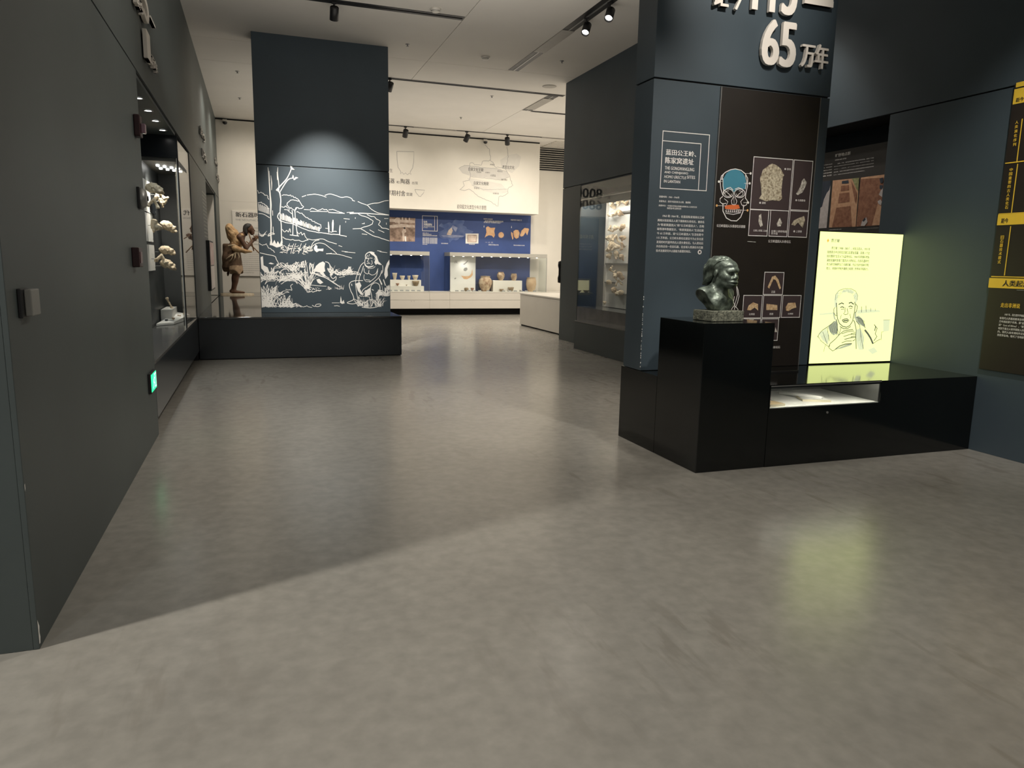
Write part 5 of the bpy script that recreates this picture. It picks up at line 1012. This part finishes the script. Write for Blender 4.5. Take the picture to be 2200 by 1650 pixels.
def glass_case(x0, x1, label):
    t = thing('glass_case', label, 'display case', ((x0 + x1) / 2, 20.38, .66), 0, 'glass cases on the far bench')
    box_obj('hood', (x0, x1, 20.06, 20.71, 1.66, 1.765), M_HOOD, t, .003); box_obj('front_glass', (x0, x1, 20.06, 20.067, .661, 1.66), M_GLASS, t); box_obj('side_glass', (x0, x0 + .007, 20.068, 20.70, .661, 1.66), M_GLASS, t); box_obj('side_glass', (x1 - .007, x1, 20.068, 20.70, .661, 1.66), M_GLASS, t)
    for x in (x0 + .004, x1 - .012): box_obj('corner_seam', (x, x + .008, 20.056, 20.06, .661, 1.66), mat('seam_grey', (0.16, 0.17, 0.17), .3, var=.03), t)
    n = int((x1 - x0) / .28)
    for i in range(n):
        x = x0 + .15 + i * .28; MB().lathe([(1e-4, 1.650), (.022, 1.650), (.026, 1.66)], (x, 20.2, 0), 10).build('case_lamp', mat('case_lamp_glow', (.9, .9, .9), .3, emit=(1, .96, .88), estr=6, var=.01), t)
    for i in range(max(2, int((x1 - x0) / .75))):
        spot((x0 + (i + .5) * (x1 - x0) / max(2, int((x1 - x0) / .75)), 20.16, 1.63), (x0 + (i + .5) * (x1 - x0) / max(2, int((x1 - x0) / .75)), 20.45, .7), 7, 120, 1, .03, NEUT)
    return t
glass_case(3.06, 4.54, 'left glass case of small white cups and bowls on the far bench'); glass_case(5.12, 8.06, 'right glass case of large painted jars on the far bench')
PG = Plane('S', 20.36)
def gx(x, y): return PG.uv(x, y)
def stepblock(name, label, x0, x1, y_top, y_bot, ya, yb, m=M_CREAM, z0=None):
    (a, t_), (b, bt) = gx(x0, y_top), gx(x1, y_bot); z0 = .662 if z0 is None else z0
    t = thing(name, label, 'riser', ((a + b) / 2, (ya + yb) / 2, z0)); box_obj('block', (min(a, b), max(a, b), ya, yb, z0, t_), m, t, .003); return t, t_
r1, z1 = stepblock('display_riser', 'upper white step in the left far case', 836, 905, 601, 613, 20.38, 20.62); r2, z2 = stepblock('display_riser', 'lower white step in the left far case', 836, 909, 614, 622, 20.24, 20.378)
r3, z3 = stepblock('display_riser', 'white riser block between the jars in the right far case', 1060, 1122, 602.5, 619, 20.38, 20.62)
def cards(par, xs, z):
    for i, x in enumerate(xs):
        MB().add([(x - .045, 20.10, z), (x + .045, 20.10, z), (x + .045, 20.16, z + .035), (x - .045, 20.16, z + .035), (x - .045, 20.16, z), (x + .045, 20.16, z)], [(0, 1, 2, 3), (0, 3, 4), (1, 5, 2), (3, 2, 5, 4), (0, 4, 5, 1)]).build('caption_card', M_GREYINK, par)
ls = thing('caption_strip', 'sloped strip of caption cards in the left far case', 'label', (3.8, 20.13, .662)); box_obj('strip', (3.1, 4.30, 20.09, 20.17, .661, .672), M_CREAM, ls); cards(ls, [3.45 + .16 * i for i in range(6)], .6725)
ls2 = thing('caption_strip', 'sloped strip of caption cards in the right far case', 'label', (6.4, 20.13, .662)); box_obj('strip', (5.16, 7.9, 20.09, 20.17, .661, .672), M_CREAM, ls2); cards(ls2, [5.35 + .17 * i for i in range(5)] + [6.28, 6.75, 6.95, 7.12, 7.3, 7.46, 7.72], .6725)
M_POTW = mat('pale_clay', (0.60, 0.50, 0.38), .7, col2=(0.74, 0.66, 0.54), vscale=12, bump=.2, bscale=25); M_POTB = mat('brown_clay', (0.20, 0.14, 0.08), .7, col2=(0.36, 0.27, 0.17), vscale=12, bump=.2); M_POTR = mat('red_clay', (0.28, 0.14, 0.09), .7, col2=(0.42, 0.25, 0.17), vscale=12, bump=.2)
M_POTP = mat('painted_clay', (0.26, 0.13, 0.07), .7, col2=(0.74, 0.60, 0.42), vscale=10, bump=.3, bscale=18); M_POTO = mat('orange_clay', (0.52, 0.34, 0.20), .7, col2=(0.70, 0.54, 0.36), vscale=6, bump=.15)
PROF = {'cup': [(0, 0), (.42, 0), (.52, .06), (.75, .45), (.92, .8), (1, 1), (.9, 1), (.6, .3), (0, .12)], 'bowl': [(0, 0), (.42, 0), (.45, .05), (.8, .5), (1, 1), (.92, 1), (.7, .5), (0, .15)], 'footed': [(0, 0), (.3, 0), (.26, .18), (.75, .6), (1, 1), (.92, 1), (.6, .6), (0, .3)],
        'jar': [(0, 0), (.48, 0), (.55, .05), (.85, .3), (1, .55), (.95, .75), (.72, .9), (.66, .92), (.72, 1), (.62, 1), (.58, .92), (0, .5)], 'tall': [(0, 0), (.55, 0), (.6, .04), (.82, .2), (.98, .5), (.95, .8), (.8, .96), (.84, 1), (.74, 1), (.7, .9), (0, .4)]}
def pot(kind, x0, x1, yt, yb, m, lab, name, z=None, y=20.48, cat='pot', grp='clay vessels in the far glass cases'):
    (a, t_), (b, bt) = Plane('S', y).uv(x0, yt), Plane('S', y).uv(x1, yb); r = (b - a) / 2; z = bt if z is None else z; h = t_ - bt
    t = thing(name, lab, cat, ((a + b) / 2, y, z), 0, grp); MB().lathe([(max(1e-4, p * r), q * h) for p, q in PROF[kind]], (0, 0, 0), 28).build('body', m, t, local=True)
    if kind in ('jar', 'tall'): MB().lathe([(.70 * r if kind == 'jar' else .80 * r, .955 * h), (.76 * r if kind == 'jar' else .87 * r, .985 * h), (.72 * r if kind == 'jar' else .84 * r, 1.004 * h)], (0, 0, 0), 28).build('rim', m, t, local=True)
    return t
pot('cup', 842.5, 853.5, 585.6, 600.3, M_POTW, 'tall white cup, leftmost on the upper step', 'clay_cup', z1); pot('bowl', 858.5, 870.3, 591.5, 600.6, M_POTW, 'white bowl, second from the left on the upper step', 'clay_bowl', z1); pot('cup', 875, 882.2, 591.3, 600.4, M_POTW, 'small white cup between two bowls on the upper step', 'clay_cup', z1); pot('bowl', 885.5, 899, 590.6, 601, M_POTW, 'white bowl, rightmost on the upper step', 'clay_bowl', z1)
pot('footed', 850, 858, 606.5, 612.3, M_POTR, 'small red footed bowl on the lower step', 'clay_bowl', z2, 20.31); pot('footed', 871.5, 875.5, 609.5, 612.4, M_POTB, 'tiny dark vessel on the lower step', 'clay_bowl', z2, 20.31); pot('bowl', 885.5, 901, 602, 613.2, M_POTB, 'large brown bowl on the lower step', 'clay_bowl', z2, 20.31)
pot('jar', 1029, 1056.3, 587.2, 620.4, M_POTP, 'largest painted jar with a crackled pattern in the right case', 'clay_jar', .662); pot('jar', 1068, 1083.8, 584, 602.3, M_POTP, 'painted jar, left one on the riser', 'clay_jar', z3); pot('tall', 1097.6, 1110.2, 586.8, 602, M_POTP, 'smaller painted jar, right one on the riser', 'clay_jar', z3); pot('tall', 1131, 1151.3, 589.4, 620, M_POTO, 'tall plain orange jar at the right end of the case', 'clay_jar', .662)
pot('bowl', 1073, 1082.3, 612, 617.8, M_POTB, 'shallow brown bowl, leftmost before the riser', 'clay_bowl', .662, 20.30); pot('bowl', 1091.5, 1104, 608.3, 618, M_POTB, 'deep brown bowl, middle one before the riser', 'clay_bowl', .662, 20.30); pot('footed', 1116, 1119.8, 613, 617, M_POTB, 'tiny brown cup, rightmost before the riser', 'clay_bowl', .662, 20.30); pot('footed', 1011, 1018.5, 608.6, 616.6, M_POTR, 'small brown cup before the white page board', 'clay_cup', .662, 20.30)
(a, b) = gx(1000, 612); put_fossil('fragment', (a, 20.3, .725), 1.45, (.9, .4, .6), 'dark broken sherd before the white page board', 'clay vessels in the far glass cases', M_POTB, 'clay_sherd')
pg = thing('page_board', 'white illustrated page board at the left of the right far case', 'board', (5.5, 20.5, .662))
(a, t_), (b, bt) = gx(968, 550), gx(1022, 618); box_obj('sheet', (a, b, 20.40, 20.415, .664, t_), M_WHITE, pg); box_obj('foot', (a, b, 20.416, 20.50, .662, .70), M_CREAM, pg)
PQ = Plane('S', 20.40); mb = MB()
def q5(a, b): return 830 + a * .16818, 520 + b * .16818
for pts, mi in (([(955, 430), (1000, 436), (1060, 432), (1085, 400), (1098, 345), (1104, 420), (1080, 450), (1030, 476), (990, 472)], 1), ([(985, 350), (1000, 328), (1030, 325), (1038, 350), (1015, 372), (990, 368)], 0), ([(975, 285), (1010, 262), (1046, 230), (1030, 262), (1000, 290)], 0), ([(865, 470), (880, 455), (896, 460), (880, 476)], 0)): patch(mb, PQ, [PQ.uv(*q5(*p)) for p in pts], .002, mi)
mb.build('drawings', [M_GREYINK, M_TERRA], pg)
line_of(pg, M_GREYINK, PQ, '从', *q5(868, 275), *q5(914, 232))

wv = thing('wall_vitrine', 'small lit vitrine with bowls low in the far blue wall', 'vitrine', (2.0, 20.7, .6))
box_obj('frame', (1.66, 2.33, 20.62, 20.738, .56, 1.06), M_STEEL, wv, .004); box_obj('glow_back', (1.71, 2.28, 20.612, 20.618, .61, 1.01), mat('vitrine_glow', (.5, .5, .3), .5, emit=(.95, .88, .50), estr=.8, var=.02), wv)
for x in (1.85, 2.12): MB().lathe([(1e-4, .0), (.05, .0), (.10, .07), (.09, .07), (1e-4, .02)], (x, 20.50, .64), 20).build('bowl', M_POTB, wv)
box_obj('shelf', (1.68, 2.31, 20.38, 20.62, .61, .64), M_STEEL, wv)
for i, (a, b, c, d) in enumerate(((1.55, 2.5, 2.28, 2.40), (1.6, 2.6, 2.10, 2.13), (1.6, 2.6, 2.02, 2.05), (1.6, 2.6, 1.94, 1.97))): mb = MB(); text(mb, PU, ('前仰韶时期', '关中地区早期新石器时代的文化遗存', '距今八千年至六千八百年前后的聚落', '出土有陶器石器骨器等丰富的遗物')[i], a, b, c, d); mb.build('text_line', M_WHITE, wf)

# ---- vitrine papers
ZV = .4585; PZ = Plane('Z', ZV)
def flat(name, label, cat, pts, h, m, m2=None):
    q = [PZ.uv(*p) for p in pts]; n = len(q); t = thing(name, label, cat, (sum(p[0] for p in q) / n, sum(p[1] for p in q) / n, ZV))
    mb = MB(); mb.add([(x, y, ZV) for x, y in q] + [(x, y, ZV + h) for x, y in q], [tuple(range(n))[::-1], tuple(range(n, 2 * n))] + [(i, (i + 1) % n, n + (i + 1) % n, n + i) for i in range(n)]); mb.build('pages', m, t)
    if m2: mb = MB(); c = (sum(p[0] for p in q) / n, sum(p[1] for p in q) / n); mb.add([(c[0] + (x - c[0]) * .9, c[1] + (y - c[1]) * .9, ZV + h + .001) for x, y in q], [tuple(range(n))]); mb.build('cover', m2, t)
    return t
M_PAPER = mat('aged_paper', (0.70, 0.64, 0.48), .7, var=.05, vscale=20)
def rectz(name, label, cat, cx, cy, w_, d_, rz, h, m, m2=None):
    c, s = math.cos(rz), math.sin(rz); P4 = [(cx + c * a - s * b, cy + s * a + c * b) for a, b in ((-w_ / 2, -d_ / 2), (w_ / 2, -d_ / 2), (w_ / 2, d_ / 2), (-w_ / 2, d_ / 2))]
    t = thing(name, label, cat, (cx, cy, ZV)); mb = MB(); mb.add([(x, y, ZV) for x, y in P4] + [(x, y, ZV + h) for x, y in P4], [(3, 2, 1, 0), (4, 5, 6, 7), (0, 1, 5, 4), (1, 2, 6, 5), (2, 3, 7, 6), (3, 0, 4, 7)]); mb.build('pages', m, t)
    mb = MB(); mb.add([(cx + (x - cx) * .96, cy + (y - cy) * .96, ZV + h + .0008) for x, y in P4], [(0, 1, 2, 3)]); mb.build('cover', m2 or m, t); return t
rectz('manuscript_book', 'thin tan booklet at the left front of the vitrine', 'book', 3.70, 4.50, .15, .12, .1, .018, M_PAPER, mat('tan_cover', (.45, .34, .20), .6, var=.05)); rectz('paper_sheet', 'flat white paper sheet in the middle of the vitrine', 'paper', 3.93, 4.63, .22, .30, -.35, .003, M_WHITE); rectz('notebook', 'white notebook with a rolled spine at the right of the vitrine', 'book', 4.22, 4.68, .22, .34, -.42, .016, M_PAPER, M_WHITE)
mb = MB(); mb.tube([(4.07, 4.86, ZV + .022), (4.16, 4.66, ZV + .022), (4.20, 4.53, ZV + .022)], .018, 12); o = mb.build('rolled_page', M_WHITE); tag(o, 'rolled white page lying along the notebook in the vitrine', 'paper')

# ---- black fixture at the wall end
t = thing('wall_fixture', 'black rounded fixture peeking past the grey wall end', 'fixture', (5.72, 13.47, 1.15))
MB().lathe([(1e-4, 0), (.045, .01), (.05, .10), (.035, .16), (.035, .28), (.05, .34), (.045, .42), (1e-4, .44)], (5.715, 13.502, 1.12), 16).build('handset', M_BLACK, t); box_obj('wall_plate', (5.70, 5.80, 13.451, 13.47, 1.16, 1.52), M_BLACK, t)
# ================================================================== bronze bust
M_BRONZE = mat('green_bronze', (0.022, 0.030, 0.026), 0.36, metal=0.35, col2=(0.17, 0.21, 0.175), vscale=20, bump=0.25, bscale=70)
M_STONE = mat('bronze_base', (0.05, 0.055, 0.045), 0.5, metal=0.3, col2=(0.26, 0.27, 0.21), vscale=45, bump=0.6, bscale=80)
bu = thing('bronze_bust', 'green bronze bust of an early human with swept back hair', 'bust', (3.275, 4.66, 1.10), math.radians(16))
o = MB().box(-.145, .145, -.115, .115, .001, .078).build('base_block', M_STONE, bu, local=True, bevel=.004); o.rotation_euler = (0, 0, math.radians(-12))
_HC = np.array((0, .03, .345)); _HS = 1.13; _HT = math.radians(9)
def head_space(f):
    """the head is modelled level, then enlarged, pushed forward and bowed a little"""
    c, s = math.cos(_HT), math.sin(_HT)
    def g(X, Y, Z):
        x = X - 0.0; y = Y + .018; z = Z - .352
        y2 = c * y + s * z; z2 = -s * y + c * z
        return f(x / _HS + _HC[0], y2 / _HS + _HC[1] - .02, z2 / _HS + _HC[2]) * _HS
    return g
def blend(d, e, k): h = np.clip(.5 + .5 * (e - d) / k, 0, 1); return e * (1 - h) + d * h - k * h * (1 - h)
def carve(d, e, k): h = np.clip(.5 - .5 * (d + e) / k, 0, 1); return d * (1 - h) - e * h + k * h * (1 - h)
def bust_head():
    skin = s_uni([s_ell((0, .028, .388), (.068, .090, .062)), s_ell((0, -.022, .340), (.060, .062, .066)), s_ell((0, -.062, .305), (.043, .040, .036)), s_ell((0, -.030, .288), (.054, .062, .036)), s_ell((-.041, -.048, .335), (.022, .028, .022)), s_ell((.041, -.048, .335), (.022, .028, .022)), s_ell((0, -.030, .405), (.048, .05, .03))], .024)
    brow = s_uni([s_cap((-.040, -.066, .374), (-.016, -.083, .383), .0135), s_cap((.040, -.066, .374), (.016, -.083, .383), .0135), s_cap((-.016, -.083, .383), (.016, -.083, .383), .0115)], .008)
    nose = s_uni([s_cap((0, -.080, .366), (0, -.098, .340), .007, .011), s_ell((-.013, -.096, .334), (.011, .011, .009)), s_ell((.013, -.096, .334), (.011, .011, .009))], .010)
    lips = s_uni([s_ell((0, -.094, .308), (.033, .014, .0085)), s_ell((0, -.090, .290), (.030, .013, .0085))], .003)
    folds = [s_cap((s * .022, -.092, .332), (s * .040, -.074, .300), .0045) for s in (-1, 1)]
    ears = s_uni([s_ell((-.068, .016, .342), (.007, .014, .022)), s_ell((.068, .016, .342), (.007, .014, .022))], .004)
    sock = [s_ell((s * .026, -.083, .356), (.018, .014, .010)) for s in (-1, 1)]; eye = [s_ell((s * .026, -.0705, .355), (.0105, .008, .0075)) for s in (-1, 1)]
    lids = [s_cap((s * .014, -.079, .3635), (s * .040, -.070, .361), .0035) for s in (-1, 1)] + [s_cap((s * .015, -.077, .347), (s * .038, -.069, .347), .0035) for s in (-1, 1)]
    slit = s_ell((0, -.108, .2992), (.036, .022, .0026))
    def head(X, Y, Z):
        d = blend(skin(X, Y, Z), brow(X, Y, Z), .012)
        for g in sock: d = carve(d, g(X, Y, Z), .008)
        for g in (nose, lips, ears): d = blend(d, g(X, Y, Z), .007)
        for g in folds: d = blend(d, g(X, Y, Z), .006)
        d = carve(d, slit(X, Y, Z), .002)
        for g in eye + lids: d = np.minimum(d, g(X, Y, Z))
        return d
    hs = head_space(head)
    neck = s_uni([s_cap((0, .000, .31), (0, .030, .17), .056, .068), s_cap((-.032, -.03, .28), (-.012, -.045, .16), .013), s_cap((.032, -.03, .28), (.012, -.045, .16), .013)], .03)
    body = s_uni([s_cap((-.140, .045, .190), (.140, .045, .190), .048), s_ell((0, .0, .135), (.135, .080, .080)), s_cap((-.05, .035, .225), (-.135, .045, .20), .040), s_cap((.05, .035, .225), (.135, .045, .20), .040)], .045)
    def f(X, Y, Z):
        b = body(X, Y, Z)
        b = np.maximum(b, np.abs(X) - (.090 + .56 * (Z - .078)))                 # arms cut away in a slant
        b = np.maximum(b, -(Y + .052 + .18 * (Z - .09)))
        d = blend(blend(b, neck(X, Y, Z), .03), hs(X, Y, Z), .016)
        d = d + .0011 * np.sin(95 * X + 3 * np.sin(40 * Z)) * np.sin(88 * Y) * np.sin(90 * Z)
        return np.maximum(d, .072 - Z)
    return f
sdf_obj('figure', bust_head(), (-.20, -.18, .065), (.20, .15, .475), .0036, M_BRONZE, bu)
def bust_hair():
    cap_ = s_uni([s_ell((0, .036, .392), (.076, .096, .066)), s_ell((0, .098, .350), (.066, .042, .062)), s_cap((0, .105, .34), (0, .118, .27), .050, .034), s_cap((-.045, .085, .31), (-.068, .10, .25), .022, .008), s_cap((.04, .09, .30), (.055, .105, .24), .020, .008)], .03)
    def f(X, Y, Z):
        d = cap_(X, Y, Z) + .0020 * np.sin(120 * X + 9 * np.sin(22 * Y) + 25 * Z) + .0012 * np.sin(230 * X + 90 * Z)
        front = -.052 + .9 * np.abs(X) + .55 * np.maximum(0, .43 - Z)            # hairline runs back over the temples
        return np.maximum(d, front - Y)
    return head_space(f)
sdf_obj('hair', bust_hair(), (-.13, -.14, .20), (.13, .17, .48), .0038, M_BRONZE, bu)

# ================================================================== hunter figure on the platform
M_SKIN = mat('dark_brown_skin', (0.085, 0.040, 0.022), .55, col2=(0.15, 0.075, 0.042), vscale=9); M_HIDE = mat('brown_hide', (0.085, 0.048, 0.028), .8, col2=(0.20, 0.125, 0.075), vscale=10, bump=.6, bscale=40); M_FUR = mat('tan_fur', (0.42, 0.24, 0.11), .85, col2=(0.70, 0.50, 0.28), vscale=9, bump=1.0, bscale=45)
M_HAIRD = mat('dark_hair', (0.045, 0.042, 0.040), .6, var=.3, vscale=25); M_ANT = mat('antler', (0.62, 0.50, 0.34), .6, var=.12, vscale=12); M_WOOD = mat('stick_wood', (0.24, 0.13, 0.06), .7, var=.2, vscale=14); M_FRINGE = mat('pale_hide_fringe', (0.36, 0.24, 0.14), .8, col2=(0.58, 0.42, 0.28), vscale=14, bump=.5)
hu = thing('hunter_figure', 'brown hunter figure in hides with a fur bundle on its back', 'statue', (-0.52, 18.60, .665))
# local frame: x to the figure's front, z up
def body_fn():
    legs = [s_uni([s_cap((-.01, s * .085, .86), (.03 + .03 * (s < 0), s * .09, .46), .092, .070), s_cap((.03 + .03 * (s < 0), s * .09, .46), (-.045 + .03 * (s < 0), s * .09, .08), .062, .042), s_ell((-.005 + .03 * (s < 0), s * .09, .34), (.062, .055, .12)), s_cap((-.085 + .03 * (s < 0), s * .09, .045), (.12 + .08 * (s < 0), s * .10, .024), .043, .024)], .035) for s in (-1, 1)]
    tors = s_uni([s_ell((-.02, 0, .90), (.13, .16, .13)), s_cap((-.03, 0, .98), (.13, 0, 1.28), .125, .135), s_cap((.16, -.16, 1.31), (.16, .16, 1.31), .075), s_cap((.20, 0, 1.34), (.31, 0, 1.45), .062, .056)], .06)
    head = s_uni([s_ell((.372, 0, 1.528), (.100, .078, .095)), s_ell((.415, 0, 1.478), (.066, .060, .076)), s_cap((.456, -.036, 1.522), (.456, .036, 1.522), .0155), s_cap((.475, 0, 1.505), (.494, 0, 1.478), .011, .016), s_ell((.462, 0, 1.440), (.034, .034, .015)), s_ell((.458, 0, 1.418), (.032, .032, .013)), s_ell((.435, 0, 1.400), (.042, .044, .028)), s_ell((.365, -.080, 1.49), (.016, .008, .026)), s_ell((.365, .080, 1.49), (.016, .008, .026))], .016)
    armr = s_uni([s_cap((.18, -.19, 1.29), (.29, -.22, 1.06), .054, .045), s_cap((.29, -.22, 1.06), (.44, -.10, 1.24), .042, .032), s_ell((.465, -.085, 1.275), (.040, .034, .046)), s_cap((.48, -.10, 1.29), (.53, -.075, 1.30), .013), s_cap((.485, -.09, 1.27), (.53, -.06, 1.275), .013), s_cap((.48, -.08, 1.25), (.52, -.055, 1.25), .012), s_cap((.47, -.11, 1.28), (.50, -.13, 1.315), .012)], .02)
    arml = s_uni([s_cap((.18, .19, 1.29), (.30, .23, 1.08), .054, .045), s_cap((.30, .23, 1.08), (.50, .10, 1.30), .042, .032), s_ell((.525, .085, 1.33), (.040, .034, .046)), s_cap((.54, .08, 1.35), (.585, .055, 1.345), .013), s_cap((.545, .075, 1.33), (.585, .045, 1.32), .013), s_cap((.53, .10, 1.345), (.56, .12, 1.375), .012)], .02)
    def f(X, Y, Z):
        d = s_uni([tors, *legs], .05)(X, Y, Z); d = s_uni([lambda *a: d, head, armr, arml], .03)(X, Y, Z)
        for s in (-1, 1): d = np.maximum(d, -s_ell((.472, s * .030, 1.500), (.020, .018, .010))(X, Y, Z))
        return np.maximum(d, .002 - Z)
    return f
sdf_obj('body', body_fn(), (-.20, -.32, -.01), (.66, .34, 1.66), .0105, M_SKIN, hu)
sdf_obj('hair', lambda X, Y, Z: np.maximum(s_uni([s_ell((.355, 0, 1.545), (.112, .092, .10)), s_ell((.300, 0, 1.46), (.066, .088, .11))], .03)(X, Y, Z) + .004 * np.sin(130 * Y) * np.sin(60 * X), X - .335 - 1.05 * np.maximum(0, Z - 1.515)), (.20, -.12, 1.34), (.50, .12, 1.68), .011, M_HAIRD, hu)
sdf_obj('hide_skirt', lambda X, Y, Z: np.maximum(s_uni([s_cap((-.04, 0, 1.08), (-.03, 0, .62), .19, .225), s_ell((-.08, 0, .84), (.17, .20, .16))], .05)(X, Y, Z) + .008 * np.sin(26 * Y + 9 * Z) * np.sin(18 * X), np.maximum(.55 + .05 * np.sin(16 * Y + 11 * X) - Z, Z - 1.16)), (-.32, -.28, .46), (.28, .28, 1.2), .014, M_HIDE, hu)
sdf_obj('skirt_fringe', lambda X, Y, Z: np.maximum(s_cap((-.03, 0, .70), (-.03, 0, .50), .222, .236)(X, Y, Z) + .006 * np.sin(40 * Y + 12 * X), np.maximum(np.maximum(.50 + .05 * np.sin(19 * Y + 13 * X) - Z, Z - .66), -(X + .10))), (-.30, -.28, .40), (.26, .28, .70), .014, M_FRINGE, hu)
sdf_obj('fur_bundle', lambda X, Y, Z: s_uni([s_ell((-.06, 0, 1.50), (.095, .17, .13)), s_ell((.01, 0, 1.36), (.14, .20, .16)), s_ell((.09, 0, 1.20), (.14, .225, .16)), s_ell((.02, -.06, 1.08), (.10, .16, .10)), s_ell((.20, 0, 1.36), (.06, .20, .05))], .05)(X, Y, Z) + .008 * np.sin(55 * X + 12 * Z) * np.sin(48 * Y) * np.sin(50 * Z), (-.22, -.30, .92), (.34, .30, 1.68), .0135, M_FUR, hu)
sdf_obj('hide_bag', lambda X, Y, Z: s_uni([s_cap((.05, -.23, 1.05), (.26, -.25, .99), .075, .045), s_cap((.26, -.25, .99), (.40, -.24, .985), .045, .026)], .03)(X, Y, Z), (-.06, -.34, .90), (.46, -.14, 1.16), .0115, M_FUR, hu)
for pts in ([(.08, -.24, .96), (-.05, -.25, .88), (-.16, -.245, .80)], [(.0, -.25, .91), (-.03, -.26, .80), (-.09, -.26, .75)], [(.05, -.25, .94), (.04, -.265, .84), (-.01, -.265, .74)], [(.10, -.24, .96), (.13, -.255, .86), (.10, -.255, .78)], [(-.10, -.23, 1.10), (.04, -.245, 1.13), (.12, -.24, 1.10)]):
    MB().tube(pts, [.020, .016, .007], 8).build('antler_tine', M_ANT, hu, local=True)
for pts, r in (([(.36, -.15, 1.42), (.42, -.14, 1.20), (.46, -.14, 1.00)], .014), ([(.30, -.16, 1.22), (.48, -.13, 1.06), (.60, -.12, .93)], .012), ([(.46, .02, 1.36), (.56, .0, 1.30), (.64, -.01, 1.245)], .011)):
    MB().tube(pts, r, 8).build('wooden_stick', M_WOOD, hu, local=True)
MB().tube([(-.12, .12, .56), (-.14, .12, .46), (-.15, .12, .40)], [.02, .03, .01], 8).build('hide_tail', M_HIDE, hu, local=True)
pts_ = [(.36 * (1 + .12 * math.sin(3 * a + 1) + .06 * math.sin(7 * a)) * math.cos(a), .24 * (1 + .1 * math.sin(2 * a + 2)) * math.sin(a)) for a in [2 * math.pi * k / 28 for k in range(28)]]
gb = thing('ground_base', 'ragged cream ground base under the hunter figure', 'base', (-0.50, 18.60, .63))
mb = MB(); n = len(pts_); mb.add([(x, y, .001) for x, y in pts_] + [(x * .96, y * .96, .034) for x, y in pts_], [tuple(range(n))[::-1], tuple(range(n, 2 * n))] + [(i, (i + 1) % n, n + (i + 1) % n, n + i) for i in range(n)])
mb.build('slab', mat('cream_ground', (0.45, 0.36, 0.24), .8, col2=(0.68, 0.60, 0.46), vscale=10, bump=.4), gb, local=True)
